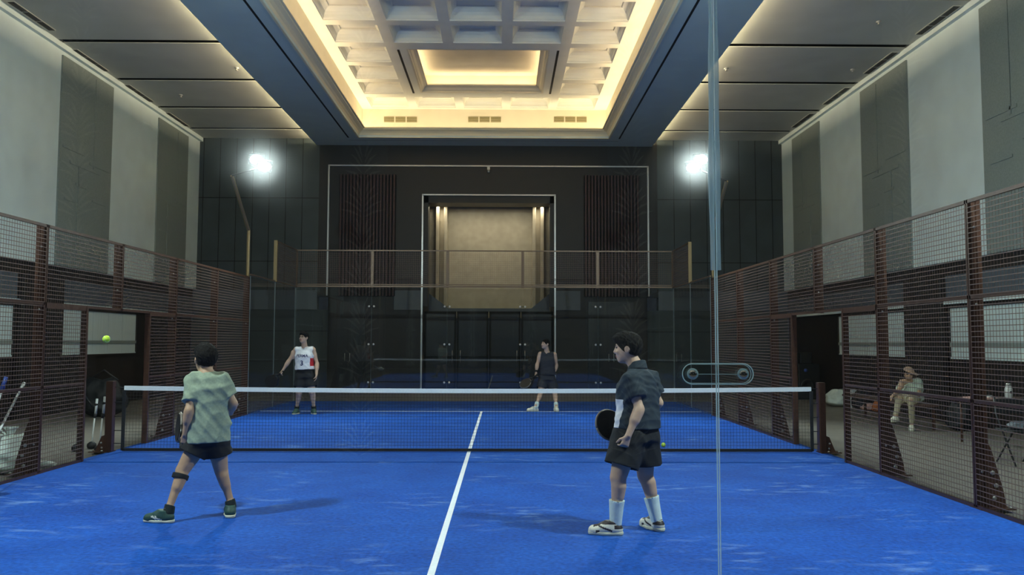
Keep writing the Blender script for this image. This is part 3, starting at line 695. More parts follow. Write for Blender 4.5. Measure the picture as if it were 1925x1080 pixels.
# mop at far left
a0=at(2,802,Y=7.2); a1=at(45,720,Y=8.4)
o=empty('mop',(a0[0],a0[1],a0[2]))
d=(a1-a0); lo=a0-d*.62
o.location=tuple(map(float,(lo[0],lo[1],FZ)))
b=MB(); b.tube([lo,a1],.013,8); b.build('handle','poleW',o)
b=MB(); b.tube([a1-d*.12,a1],.02,8); b.build('grip','bolt',o)
b=MB(); b.lathe([(.06,-.03),(.12,0),(.1,.05),(.03,.12)],(lo[0],lo[1],max(lo[2],FZ+.03)),14); b.build('mop_head','bagwhite',o)
tag(o,'leaning long-handled mop with a pale shaft outside the left fence','mop')
a1=at(8,716,Y=7.9); b=MB(); b.lathe([(.03,0),(.035,.06),(.03,.15),(.02,.19)],(0,0,0),12); 
o=empty('floor_squeegee',(a1[0]-.25,a1[1],FZ)); b=MB(); b.tube([(a1[0]-.25,a1[1],FZ+.05),(a1[0]-.03,a1[1],a1[2]-.12)],.013,8); b.build('handle','poleW',o)
b=MB(); b.tube([(a1[0]-.03,a1[1],a1[2]-.12),(a1[0]+.02,a1[1],a1[2]+.05)],[.028,.02],10); b.build('grip','blue',o)
b=MB(); b.box(a1[0]-.45,a1[0]-.05,a1[1]-.02,a1[1]+.02,FZ+.0,FZ+.06); b.build('blade','rubber',o); tag(o,'floor squeegee with a blue and white grip at the left frame edge','squeegee')
# ---- right side
q=at(1547,757,Z=FZ); x,y=9.15,21.8
o=empty('loudspeaker',(x,y,FZ)); b=MB(); b.box(x-.3,x+.3,y-.28,y+.28,FZ,FZ+1.0); b.build('cabinet','speaker',o,bevel=.02)
b=MB(); b.lathe([(.2,0),(.2,.02),(.15,.01),(.03,-.02)],(x-.05,y-.281,FZ+.38),20,axis=(0,-1,0)); b.build('cone','rubber',o)
b=MB(); b.lathe([(.05,0),(.05,.02),(.0,.02)],(x-.1,y-.281,FZ+.82),14,axis=(0,-1,0)); b.build('badge_light','blue',o)
tag(o,'tall black loudspeaker cabinet by the right wall near the back','loudspeaker')
o=empty('control_box',(x-.02,y,FZ+1.0)); b=MB(); b.box(x-.2,x+.13,y-.16,y+.16,FZ+1.0,FZ+1.32); b.build('case','speaker',o,bevel=.015); b=MB(); b.box(x-.17,x+.1,y-.168,y-.16,FZ+1.05,FZ+1.28); b.build('front_grille','rubber',o); tag(o,'small black box on top of the tall loudspeaker','amplifier')
q=at(1580,764,X=9.0); sack('plastic_sack',(q[0],q[1],FZ),.75,.6,.42,'bagwhite',12,'white bag slumped on the floor right of the right net post','sack')
q=at(1605,764,X=9.1); b=MB(); b.box(q[0]-.06,q[0]+.06,q[1]-.05,q[1]+.05,FZ,FZ+.45); o=b.build('box','poleW',bevel=.01); tag(o,'narrow white box standing behind the right fence post','box')
q=at(1620,764,X=9.2); o=sack('backpack',(q[0],q[1],FZ),.45,.4,.42,'bagblack',15,'small black backpack beside the narrow white box','backpack'); b=MB(); c=o.location; b.tube([(c[0]-.08,c[1],FZ+.4),(c[0]-.02,c[1],FZ+.52),(c[0]+.06,c[1],FZ+.4)],.012,8); b.build('handle_loop','lampbody',o)
q=at(1637,766,X=9.2); sack('towel_bundle',(q[0],q[1],FZ),.42,.34,.17,'pink',18,'dusty pink cloth bundle on the floor behind the right fence','bundle')
q=at(1652,763,X=9.2); sack('towel_bundle',(q[0],q[1],FZ),.3,.3,.24,'orange',19,'orange-brown cloth bundle behind the pink one','bundle')
# bench of the seated man
sx,sy=8.18,13.75
o=empty('bench',(sx,sy+.6,FZ)); b=MB(); b.box(sx-.22,sx+.3,sy-.5,sy+2.6,.40,.45); b.build('seat','wood',o,bevel=.01)
for yy_ in (sy-.4,sy+2.5):
    for xx_ in (sx-.17,sx+.25): b=MB(); b.box(xx_-.02,xx_+.02,yy_-.02,yy_+.02,FZ,.40); b.build('leg','brown',o)
tag(o,'low dark wooden bench under the seated man','bench')
# table with bottle at the right edge
tx,ty=8.35,11.2; q=at(1893,748,Y=ty)
o=empty('table',(q[0]+.15,ty,FZ)); tx=q[0]+.15; tz=q[2]
b=MB(); b.box(tx-.75,tx+.8,ty-.35,ty+.4,tz-.04,tz); b.build('tabletop','wood',o,bevel=.008)
for xx_ in (tx-.7,tx+.75):
    for yy_ in (ty-.3,ty+.35): b=MB(); b.tube([(xx_,yy_,FZ),(xx_,yy_,tz-.04)],.018,8); b.build('leg','brown',o)
tag(o,'dark folding table outside the right fence with a white bottle on it','table')
o=empty('bottle',(q[0],ty-.05,tz)); b=MB(); b.lathe([(.05,0),(.057,.01),(.057,.15),(.045,.19),(.035,.2)],(q[0],ty-.05,tz),20); b.build('body','poleW',o); b=MB(); b.lathe([(.036,0),(.036,.035),(.025,.04)],(q[0],ty-.05,tz+.2),16); b.build('cap','bolt',o); b=MB(); b.lathe([(.02,0),(.02,.002)],(q[0],ty-.109,tz+.1),12,axis=(0,-1,0)); b.build('round_mark','rubber',o)
tag(o,'white water bottle with a small dark mark on the table at the right','bottle')
q2=at(1852,746,Y=ty); b=MB(); b.lathe([(.02,0),(.06,.01),(.07,.035),(.05,.05),(.02,.055)],(q2[0],ty-.1,tz),14); b.tube([(q2[0]-.06,ty-.1,tz+.03),(q2[0]-.12,ty-.1,tz+.02)],[.03,.015],8); o=b.build('cap_hat','bolt'); tag(o,'crumpled grey cap lying on the table left of the bottle','cap')
q3=at(1848,762,Y=ty-.2); b=MB(); b.box(q3[0]-.15,q3[0]+.2,ty-.25,ty+.1,tz,tz+.02); o=b.build('folded_cloth','pink'); tag(o,'flat reddish folded cloth at the left end of the table','cloth')
# chair with bags at the right edge
q=at(1912,872,Z=FZ); cxx,cyy=q[0]+.05,q[1]
o=empty('folding_chair',(cxx,cyy,FZ))
b=MB(); b.box(cxx-.22,cxx+.22,cyy-.2,cyy+.2,.40,.43); b.build('seat','bagblack',o,bevel=.008)
b=MB(); b.box(cxx-.2,cxx+.2,cyy+.2,cyy+.225,.62,.82); b.build('backrest','bagblack',o,bevel=.008)
for xx_ in (-.2,.2):
    b=MB(); b.tube([(cxx+xx_,cyy-.22,FZ),(cxx+xx_,cyy+.19,.62),(cxx+xx_,cyy+.21,.84)],.012,8); b.build('leg','lampbody',o)
    b=MB(); b.tube([(cxx+xx_*.9,cyy+.24,FZ),(cxx+xx_*.9,cyy-.15,.41)],.012,8); b.build('leg','lampbody',o)
tag(o,'black folding chair outside the right fence at the frame edge','chair')
sack('plastic_bag',(cxx+.02,cyy-.02,.43),.34,.28,.11,'bandgrey',23,'crumpled grey bag lying on the folding chair','bag')
q=at(1806,806,X=8.9); sack('backpack',(q[0],q[1],FZ),.5,.42,.5,'bagblack',27,'dark backpack on the floor below the left end of the table','backpack')
q=at(1643,715,Y=18.5)
# ------------------------------------------------------------------ figures: signed distance bodies meshed with surface nets
def nrm(v): v=np.array(v,float); return v/(np.linalg.norm(v)+1e-12)
class Field:
    def __init__(s,lo,hi,h):
        s.h=h; s.lo=np.array(lo,float); s.n=np.ceil((np.array(hi)-s.lo)/h).astype(int)+1; s.d=np.full(s.n,1.0,np.float32)
        s.ax=[s.lo[i]+h*np.arange(s.n[i]) for i in range(3)]
    def block(s,lo,hi):
        a=np.maximum(np.floor((np.array(lo)-s.lo)/s.h).astype(int),0); b=np.minimum(np.ceil((np.array(hi)-s.lo)/s.h).astype(int)+1,s.n)
        if (b<=a).any(): return None,None
        sl=tuple(slice(a[i],b[i]) for i in range(3))
        P=np.stack(np.meshgrid(*[s.ax[i][sl[i]] for i in range(3)],indexing='ij'),-1).astype(np.float32)
        return sl,P
    def merge(s,sl,d,k,op='add'):
        c=s.d[sl]
        if op=='sub': s.d[sl]=np.maximum(c,-d); return
        if k>0:
            hh=np.clip(.5+.5*(d-c)/k,0,1); s.d[sl]=d*(1-hh)+c*hh-k*hh*(1-hh)
        else: s.d[sl]=np.minimum(c,d)
    def cone(s,a,b,r1,r2,k=.02,op='add'):
        a=np.array(a,np.float32);b=np.array(b,np.float32); m=max(r1,r2)+k+3*s.h
        sl,P=s.block(np.minimum(a,b)-m,np.maximum(a,b)+m)
        if sl is None: return
        ab=b-a; L2=float(ab@ab)+1e-12; t=np.clip(((P-a)@ab)/L2,0,1); q=P-a-t[...,None]*ab
        s.merge(sl,np.sqrt((q*q).sum(-1))-(r1+(r2-r1)*t),k,op)
    def ell(s,c,r,F=None,k=.02,op='add'):
        # r = (right, forward, up) radii, F = rows (right, forward, up)
        F=np.eye(3) if F is None else np.array(F); r=np.array(r,float); m=r.max()+k+3*s.h; c=np.array(c,np.float32)
        sl,P=s.block(c-m,c+m)
        if sl is None: return
        p=(P-c)@F.T.astype(np.float32); k0=np.sqrt(((p/r)**2).sum(-1)); k1=np.sqrt(((p/(r*r))**2).sum(-1))+1e-9
        s.merge(sl,(k0*(k0-1)/k1).astype(np.float32),k,op)
    def loft(s,A,B,fwd,prof,k=.02,rnd=.015,op='add'):
        A=np.array(A,float);B=np.array(B,float); L=np.linalg.norm(B-A); z=(B-A)/L; y=np.array(fwd,float); y-=z*(y@z); y/=np.linalg.norm(y); x=np.cross(y,z)
        R=max(max(p[1],p[2]) for p in prof)+k+3*s.h; sl,P=s.block(np.minimum(A,B)-R,np.maximum(A,B)+R)
        if sl is None: return
        p=P-A.astype(np.float32); X=p@x; Y=p@y; Z=p@z; t=np.clip(Z/L,0,1); ts=[q[0] for q in prof]
        rx=np.interp(t,ts,[q[1] for q in prof]); ry=np.interp(t,ts,[q[2] for q in prof])
        off=np.interp(t,ts,[(q[3] if len(q)>3 else 0) for q in prof])
        Y=Y-off
        dr=(np.sqrt((X/rx)**2+(Y/ry)**2)-1)*np.minimum(rx,ry); da=np.maximum(-Z,Z-L)
        hh=np.clip(.5-.5*(dr-da)/rnd,0,1); d=dr*(1-hh)+da*hh+rnd*hh*(1-hh)
        s.merge(sl,d.astype(np.float32),k,op)
    def cut(s,p,n,hollow=0,th=.014,depth=.03):
        # remove everything on the side of n
        P=None; n=nrm(n); c=float(np.dot(p,n))
        v=s.ax[0][:,None,None]*n[0]+s.ax[1][None,:,None]*n[1]+s.ax[2][None,None,:]*n[2]-c
        if hollow: s.d=np.maximum(s.d,-np.maximum(s.d+th,-(v+depth))).astype(np.float32)
        s.d=np.maximum(s.d,v.astype(np.float32))
    def wrinkle(s,amp,fr,seed,dirv=(0,0,1)):
        rs=np.random.RandomState(seed); X,Y,Z=np.meshgrid(*s.ax,indexing='ij'); w=0
        for i in range(5):
            f=rs.randn(3)*fr*.45+np.array(dirv)*fr; w=w+np.abs(np.sin(f[0]*X+f[1]*Y+f[2]*Z+rs.rand()*6+1.3*np.sin(fr*.35*(X+Z)+rs.rand()*6)))
        s.d=(s.d+amp*(w/5-.55)).astype(np.float32)
    def mesh(s):
        d=s.d; ins=d<0; n=d.shape
        c=[ins[i:n[0]-1+i,j:n[1]-1+j,k:n[2]-1+k] for i in (0,1) for j in (0,1) for k in (0,1)]
        su=sum(q.astype(np.int8) for q in c); act=(su>0)&(su<8); idx=np.argwhere(act); cid=-np.ones(act.shape,np.int64); cid[tuple(idx.T)]=np.arange(len(idx))
        acc=np.zeros((len(idx),3)); cnt=np.zeros(len(idx))
        for ax in range(3):
            o=[q for q in range(3) if q!=ax]
            for a in (0,1):
                for b in (0,1):
                    off=np.zeros(3,int); off[o[0]]=a; off[o[1]]=b; p=idx+off; q=p.copy(); q[:,ax]+=1
                    d0=d[tuple(p.T)]; d1=d[tuple(q.T)]; m=(d0<0)!=(d1<0); t=np.where(m,d0/(d0-d1+1e-20),0)
                    pt=p.astype(float); pt[:,ax]+=t; acc[m]+=pt[m]; cnt[m]+=1
        V=acc/cnt[:,None]*s.h+s.lo; Q=[]
        for ax in range(3):
            o=[q for q in range(3) if q!=ax]; sl0=[slice(None)]*3; sl1=[slice(None)]*3; sl0[ax]=slice(0,-1); sl1[ax]=slice(1,None)
            e=ins[tuple(sl0)]!=ins[tuple(sl1)]; p=np.argwhere(e); p=p[(p[:,o[0]]>0)&(p[:,o[1]]>0)&(p[:,o[0]]<n[o[0]]-1)&(p[:,o[1]]<n[o[1]]-1)]
            def g(a,b):
                r=p.copy(); r[:,o[0]]+=a; r[:,o[1]]+=b; return cid[tuple(r.T)]
            q=np.stack([g(-1,-1),g(0,-1),g(0,0),g(-1,0)],1); fl=ins[tuple(p.T)]
            if ax==1: fl=~fl
            q[~fl]=q[~fl][:,::-1]; Q.append(q)
        Q=np.concatenate(Q); Q=Q[(Q>=0).all(1)]
        return V,Q
def smooth(V,Q,it=2):
    for _ in range(it):
        A=np.zeros_like(V); c=np.zeros(len(V))
        for i in range(4):
            for j in (1,3): np.add.at(A,Q[:,i],V[Q[:,(i+j)%4]]); np.add.at(c,Q[:,i],1)
        V=V*.4+.6*A/np.maximum(c,1)[:,None]
    return V
def fmesh(F,name,mats,root,matfn=None,it=1):
    V,Q=F.mesh(); V=smooth(V,Q,it); o=np.array(root.location) if root.parent is None else np.array(PO[root.name]); me=bpy.data.meshes.new(name)
    me.from_pydata((V-o).tolist(),[],Q.tolist())
    for m in (mats if isinstance(mats,(list,tuple)) else [mats]): me.materials.append(M[m])
    me.polygons.foreach_set('use_smooth',[True]*len(Q))
    if matfn is not None: me.polygons.foreach_set('material_index',np.asarray(matfn(V[Q].mean(1))).astype(np.int32))
    me.update(); ob=bpy.data.objects.new(name,me); COL.objects.link(ob); ob.parent=root; PO[ob.name]=tuple(o); return ob
def hand(F,w,d,pn,s=1,curl=.7,side=1,k=.006):
    """w wrist, d direction wrist->knuckles, pn palm normal (out of the palm), side: +1 thumb on cross(d,pn) side"""
    d=nrm(d); pn=nrm(np.array(pn)-d*np.dot(pn,d)); t=np.cross(d,pn)*side
    K=w+d*.085*s
    for q in (-.028,-.009,.010,.028): F.cone(w+d*.012*s+t*q*.55*s,K+t*q*s,.0145*s,.0125*s,.012)
    for q,L in ((.030,.072),(.010,.080),(-.010,.074),(-.029,.060)):
        p=K+t*q*s; dd=d; r=.0092*s
        for j,fr in enumerate((.45,.31,.24)):
            a=curl*(1,1.15,.8)[j]; dd=nrm(dd*math.cos(a)+pn*math.sin(a)); pn2=nrm(pn*math.cos(a)-d*0); n=p+dd*L*fr*s
            F.cone(p,n,r,r*.92,k); p=n; r*=.92
            pn=nrm(pn)
    p=w+d*.028*s+t*.024*s; dd=nrm(d*.62+t*.62+pn*.45); n=p+dd*.042*s; F.cone(p,n,.0125*s,.0105*s,.01); dd=nrm(d*.8+pn*.6+t*.05); n2=n+dd*.03*s; F.cone(n,n2,.0105*s,.0095*s,.005); F.cone(n2,n2+nrm(dd+pn*.3)*.022*s,.0095*s,.0082*s,.004)
def shoe(root,c,d,s,mats,h,style,ank,pitch=0):
    """c: point under the middle of the shoe; d: horizontal direction of the toe"""
    d=nrm([d[0],d[1],0]); r=np.cross(d,(0,0,1)); u=np.array([0,0,1.]); 
    if pitch: d2=d*math.cos(pitch)+u*math.sin(pitch); u=-d*math.sin(pitch)+u*math.cos(pitch); d=d2
    heel=c-d*.10*s; toe=c+d*.10*s
    lo=np.minimum(heel,toe)-.12*s; hi=np.maximum(heel,toe)+.12*s; hi[2]=max(hi[2],ank[2]+.05); lo[2]=c[2]-.05
    lo=np.minimum(lo,ank-.08); hi=np.maximum(hi,ank+np.array([.08,.08,.04]))
    F=Field(lo,hi,h)
    F.cone(heel+u*.045*s,c+u*.05*s+d*.0*s,.042*s,.047*s,.03); F.cone(c+u*.05*s,toe+u*.036*s-d*.005*s,.047*s,.037*s,.03); F.cone(toe+u*.03*s-d*.02,toe+u*.03*s,.042*s,.034*s,.02)
    F.cone(heel+u*.05*s+d*.03*s,heel+u*.095*s+d*.035*s,.044*s,.042*s,.03); F.cone(c+u*.06*s,heel+u*.105*s+d*.06*s,.035*s,.034*s,.03)
    F.cut(c+u*.012*s,-u); F.cut(heel+u*.105*s,nrm(u*.95-d*.1))
    def mf(C):
        p=C-c; x=p@d; z=p@u; y=p@r
        if style=='dunk':
            m=np.zeros(len(C),int); sw=np.abs(z-.045*s-(x*.35+.012*s)*1.0)<.008*s; m[(sw&(np.abs(x)<.055*s))]=1
            m[(x<-.07*s)&(z>.055*s)&(z<.085*s)]=1; m[(x>.02*s)&(x<.095*s)&(np.abs(y)<.028*s)&(z>.05*s)]=1; m[(x>.045*s)&(z<.04*s)&(z>.02*s)&(x<.075*s)]=1
            m[(z>.088*s)]=1
            return m
        if style=='stripe':
            m=np.zeros(len(C),int); a=np.abs(z-.045*s-x*.25)<.006*s; b=np.abs(x-.012*s-(z-.045*s)*.9)<.006*s; b2=np.abs(x+.012*s-(z-.045*s)*.9)<.006*s
            m[(a&(x<.05*s)&(x>-.055*s)|(b|b2)&(z>.028*s)&(z<.066*s))&(np.abs(y)>.02*s)]=1; return m
        return np.zeros(len(C),int)
    up=fmesh(F,'shoe',mats[:2],root,mf)
    F=Field(lo,hi,h); F.cone(heel+u*.02*s,c+u*.02*s,.046*s,.05*s,.02); F.cone(c+u*.02*s,toe+u*.022*s,.05*s,.04*s,.02); F.cut(c+u*.028*s,u); F.cut(c,-u)
    fmesh(F,'sole',mats[2],up)
def person(name,label,G,J,h,C,group=None):
    """J: joints (np arrays), C: clothing/appearance options"""
    s=C.get('s',1.); th=C.get('thick',1.)
    root=empty(name,G); tag(root,label,'person',group)
    bf=nrm([*C['face'][:2],0]); rt=np.cross(bf,(0,0,1))         # body forward / its right
    allp=np.array(list(J.values())); lo=allp.min(0)-.22; hi=allp.max(0)+.24; lo[2]=min(lo[2],G[2]-.02)
    upd=nrm(J['neck']-J['pelvis'])
    def torso(F,inf,k):
        A=J['pelvis']-upd*.06*s; B=J['neck']-upd*.03*s; t=th
        F.loft(A,B,bf,[(0,.155*s*t+inf,.105*s*t+inf),(.22,.16*s*t+inf,.112*s*t+inf),(.42,.142*s*t+inf,.102*s*t+inf,.005),(.68,.165*s*t+inf,.112*s*t+inf,.01),(.80,.155*s*t+inf,.104*s*t+inf,-.005),(.92,.085*s*t+inf,.078*s*t+inf,-.012),(1,.05*s*t+inf*.7,.055*s*t+inf*.7,-.01)],k,.05)
        for q in 'LR':
            F.cone(J['neck']-upd*.065*s,J['sh'+q]-upd*.0*s,.045*s+inf*.6,.046*s*t+inf*.9,.05)
            F.cone(J['sh'+q]-upd*.07*s+(J['pelvis']-J['sh'+q])*.05,J['sh'+q]-upd*.01,.05*s+inf,.048*s*t+inf*.9,.04)
    hf=nrm(C['look']); hr=nrm(np.cross(hf,(0,0,1))); hu=np.cross(hr,hf); Hd=np.stack([hr,hf,hu]); hc=J['head']; hs=s*C.get('hs',1)
    F=Field(lo,hi,h)
    torso(F,0,.04)
    F.cone(J['neck']-upd*.04,hc-hu*.055*hs-hf*.015*hs,.062*s*th,.052*s,.03)
    # head
    F.ell(hc+hu*.02*hs-hf*.008*hs,(.077*hs,.097*hs,.092*hs),Hd,.02)
    F.ell(hc-hu*.04*hs+hf*.025*hs,(.062*hs,.068*hs,.07*hs),Hd,.03)
    F.cone(hc-hu*.085*hs+hf*.062*hs-hr*.012*hs,hc-hu*.085*hs+hf*.062*hs+hr*.012*hs,.020*hs,.020*hs,.025)      # chin
    F.cone(hc+hu*.018*hs+hf*.088*hs,hc-hu*.018*hs+hf*.103*hs,.008*hs,.0135*hs,.012)                            # nose
    for q in (-1,1):
        F.cone(hc-hu*.02*hs+hf*.096*hs,hc-hu*.02*hs+hf*.09*hs+hr*q*.013*hs,.008*hs,.0085*hs,.008)
        F.ell(hc+hf*.074*hs+hr*q*.036*hs-hu*.02*hs,(.02*hs,.014*hs,.017*hs),Hd,.015)                            # cheek
        F.cone(hc+hf*.086*hs+hr*q*.016*hs+hu*.03*hs,hc+hf*.076*hs+hr*q*.046*hs+hu*.03*hs,.009*hs,.008*hs,.012) # brow
        e=hc+hr*q*.079*hs-hf*.008*hs-hu*.006*hs
        F.ell(e,(.009*hs,.019*hs,.032*hs),Hd,.006); F.ell(e+hr*q*.010*hs,(.004*hs,.010*hs,.019*hs),Hd,0,'sub')
        F.cone(e+hu*.022*hs-hf*.01*hs+hr*q*.006*hs,e-hf*.018*hs+hr*q*.009*hs,.005*hs,.005*hs,.005)
        F.cone(e-hf*.018*hs+hr*q*.009*hs,e-hu*.024*hs-hf*.004*hs,.005*hs,.006*hs,.005)
    F.cone(hc-hu*.049*hs+hf*.093*hs-hr*.016*hs,hc-hu*.049*hs+hf*.093*hs+hr*.016*hs,.006*hs,.006*hs,.006)
    F.cone(hc-hu*.060*hs+hf*.089*hs-hr*.014*hs,hc-hu*.060*hs+hf*.089*hs+hr*.014*hs,.007*hs,.007*hs,.005)
    for q in 'LR':
        sh,el,wr=J['sh'+q],J['el'+q],J['wr'+q]; t=min(th,.96)
        F.cone(sh,el,.052*s*t,.038*s*t,.03); F.ell((sh*.55+el*.45),(.045*s*t,.045*s*t,.075*s),np.stack([rt,bf,nrm(sh-el)]),.03)
        F.cone(el,wr,.040*s*t,.026*s,.02); m=el*.72+wr*.28; F.cone(el*.85+wr*.15,el*.6+wr*.4,.043*s*t,.041*s*t,.03)
        hd=C['hand'+q]; hand(F,wr,hd[0],hd[1],s*.95,hd[2],hd[3])
        hp,kn,an=J['hp'+q],J['kn'+q],J['an'+q]; t=th
        F.cone(hp,kn,.088*s*t,.056*s*t,.04); F.cone(hp*.6+kn*.4,kn,.078*s*t,.055*s*t,.03)
        F.cone(kn,an,.050*s*t,.031*s*t,.02)
        back=-(C['leg'+q] if ('leg'+q) in C else bf); back=nrm(back-nrm(an-kn)*np.dot(back,nrm(an-kn)))
        F.cone(kn*.80+an*.20+back*.020*s,kn*.58+an*.42+back*.018*s,.053*s*t,.043*s*t,.03)
        F.ell(kn-back*.022*s,(.03*s,.03*s,.038*s),None,.03)
        F.cone(an,an-np.array([0,0,.03]),.034*s,.036*s,.02)
        ft=C['foot'+q]; fd=nrm([*ft[1][:2],0]); F.cone(ft[0]+np.array([0,0,.045])-fd*.05*s,ft[0]+np.array([0,0,.035])+fd*.07*s,.03*s,.026*s,.02)
        F.cone(an,ft[0]+np.array([0,0,.045])-fd*.05*s,.035*s,.03*s,.02)
    def bm_(Cc):
        p=(Cc-hc)@Hd.T/hs; m=np.zeros(len(Cc),int)
        m[(np.abs(p[:,0])<.022)&(p[:,1]>.08)&(np.abs(p[:,2]+.054)<.009)]=1
        m[(np.abs(np.abs(p[:,0])-.031)<.014)&(p[:,1]>.06)&(np.abs(p[:,2]-.012)<.0055)]=2
        m[(np.abs(np.abs(p[:,0])-.031)<.017)&(p[:,1]>.06)&(np.abs(p[:,2]-.033)<.005)]=2
        return m
    fmesh(F,'body',[C['skin'],'lip','hair'],root,bm_)
    # hair
    F=Field(hc-.2*hs,hc+.2*hs,min(h,.005)); hv=C.get('hair','short')
    F.ell(hc+hu*.026*hs-hf*.012*hs,(.085*hs,.103*hs,.098*hs),Hd,.01)
    if hv=='full':
        F.ell(hc+hu*.075*hs+hf*.015*hs,(.078*hs,.096*hs,.062*hs),Hd,.02); F.cone(hc+hu*.09*hs+hf*.085*hs,hc+hu*.105*hs+hf*.02*hs,.026*hs,.036*hs,.02)
        F.ell(hc+hu*.03*hs-hf*.045*hs,(.088*hs,.075*hs,.092*hs),Hd,.02)
    F.wrinkle(.011*hs,120,3,hf*.6)
    n=nrm(hf*.75-hu*.66); F.cut(hc+n*(.030 if hv!='buzz' else .022)*hs,n); 
    for q in (-1,1): F.ell(hc+hr*q*.088*hs-hf*.004*hs-hu*.012*hs,(.022*hs,.024*hs,.036*hs),Hd,0,'sub')
    F.cut(hc-hu*.075*hs,-hu)
    if hv=='buzz': 
        pass
    fmesh(F,'hair',C.get('hairmat','hair'),root,None,1)
    # shirt
    if 'shirt' in C:
        m,inf,slv,hemz=C['shirt']; lo2=np.minimum(lo,allp.min(0)-.25); F=Field(lo2,hi,h)
        torso(F,inf,.05)
        hem=C.get('hempt',J['pelvis']-upd*.10*s); 
        F.loft(hem-upd*.03,J['chest'],bf,[(0,.190*s*th+inf,.138*s*th+inf),(.5,.165*s*th+inf*.9,.12*s*th+inf),(1,.16*s*th+inf*.8,.11*s*th+inf*.6)],.05,.02)
        if slv>0:
            for q in 'LR':
                sh,el=J['sh'+q],J['el'+q]; e=sh+(el-sh)*slv; F.loft(sh-nrm(el-sh)*.03,e,bf,[(0,.05*s*th+inf,.05*s*th+inf),(.5,.055*s*th+inf,.055*s*th+inf),(1,.056*s*th+inf*1.15,.056*s*th+inf*1.15)],.03,.008)
                if slv<1: pass
        F.wrinkle(C.get('wr',.012),26,C.get('seed',1),(.3,.2,.9))
        if slv>0: pass
        else:
            for q in 'LR':
                sh=J['sh'+q]; out=nrm(sh-J['neck']-upd*np.dot(sh-J['neck'],upd)); F.cut(sh-out*.012*s-upd*.0,nrm(out+upd*.12)) if C.get('tank') is None else F.ell(sh+out*.035-upd*.04,(.07*s,.075*s,.11*s),np.stack([out,np.cross(upd,out),upd]),0,'sub')
        F.cut(hem,-upd,1)
        nk=J['neck']+upd*.01*s
        if C.get('vneck'): 
            F.cone(J['neck']+bf*.05+upd*.05,J['neck']+bf*.11-upd*.075,.06,.012,0,'sub')
        F.cut(nk+upd*(.012 if not C.get('tank') else -.005),nrm(upd+bf*.25),1,.014,.02)
        sh_ob=fmesh(F,'shirt',m if isinstance(m,(list,tuple)) else [m],root,C.get('shirtmat'),2)
        if C.get('collar'):
            F=Field(J['neck']-.2,J['neck']+.2,h); F.loft(J['neck']-upd*.035,J['neck']+upd*.04+bf*.01,bf,[(0,.085*s,.085*s),(.5,.078*s,.078*s),(1,.070*s,.072*s)],0,.008); F.cut(J['neck']+upd*.03,nrm(upd+bf*.35),1,.012,.05); fmesh(F,'collar',C['collar'],sh_ob)
    else: sh_ob=None
    if 'shorts' in C:
        m,inf,endf=C['shorts']; F=Field(lo,hi,h); A=J['pelvis']
        F.loft(A-upd*.10*s,A+upd*.11*s,bf,[(0,.168*s*th+inf,.118*s*th+inf),(1,.155*s*th+inf*.4,.108*s*th+inf*.4)],.04,.02)
        for q in 'LR':
            hp,kn=J['hp'+q],J['kn'+q]; e=hp+(kn-hp)*endf; F.cone(hp+(A-hp)*.2,e,.098*s*th+inf,(.086*s*th+inf)*C.get('flare',1.05),.05)
        F.wrinkle(.012,22,C.get('seed',1)+5,(.2,.9,.3))
        for q in 'LR':
            hp,kn=J['hp'+q],J['kn'+q]; dd=nrm(kn-hp); e=hp+(kn-hp)*endf*.97; 
            sl,P=F.block(e-.2,e+.2); v=(P-e.astype(np.float32))@dd.astype(np.float32); 
            o2=J['hp'+('R' if q=='L' else 'L')]+(J['kn'+('R' if q=='L' else 'L')]-J['hp'+('R' if q=='L' else 'L')])*endf
            mine=((P-e)**2).sum(-1)<((P-o2)**2).sum(-1); c=F.d[sl]
            c2=np.maximum(c,-np.maximum(c+.012,-(v+.03))); c2=np.maximum(c2,v); F.d[sl]=np.where(mine,c2,c).astype(np.float32)
        fmesh(F,'shorts' if endf<.98 else 'trousers',m,root,None,2)
    if 'lowerleg' in C:
        m,inf=C['lowerleg']; 
        for q in 'LR':
            F=Field(lo,hi,h); F.cone(J['kn'+q],J['an'+q],.068*s,.052*s,0); F.cut(J['an'+q]+np.array([0,0,.01]),(0,0,-1)); F.wrinkle(.008,25,3); fmesh(F,'trouser_leg',m,root)
    for q in 'LR':
        ft=C['foot'+q]
        shoe(root,ft[0],ft[1],s*C.get('ss',1.02),C['shoes'],min(h,.006),C.get('shoestyle'),J['an'+q],ft[2] if len(ft)>2 else 0)
        if 'socks' in C:
            m,t0=C['socks']; kn,an=J['kn'+q],J['an'+q]; F=Field(np.minimum(kn,an)-.1,np.maximum(kn,an)+.1,min(h,.006)); e=an+(kn-an)*t0
            F.cone(an-np.array([0,0,.03]),e,.050*s,(.044+.03*t0)*s*th,.01); 
            back=-bf; F.cone(an+(kn-an)*.3,e+back*.006,.042*s,(.043+.022*t0)*s*th,.02) if t0>.25 else None
            F.cut(e,nrm(kn-an),1,.006,.01); fmesh(F,'sock',m,root)
    return root,Hd,hc,hs,sh_ob
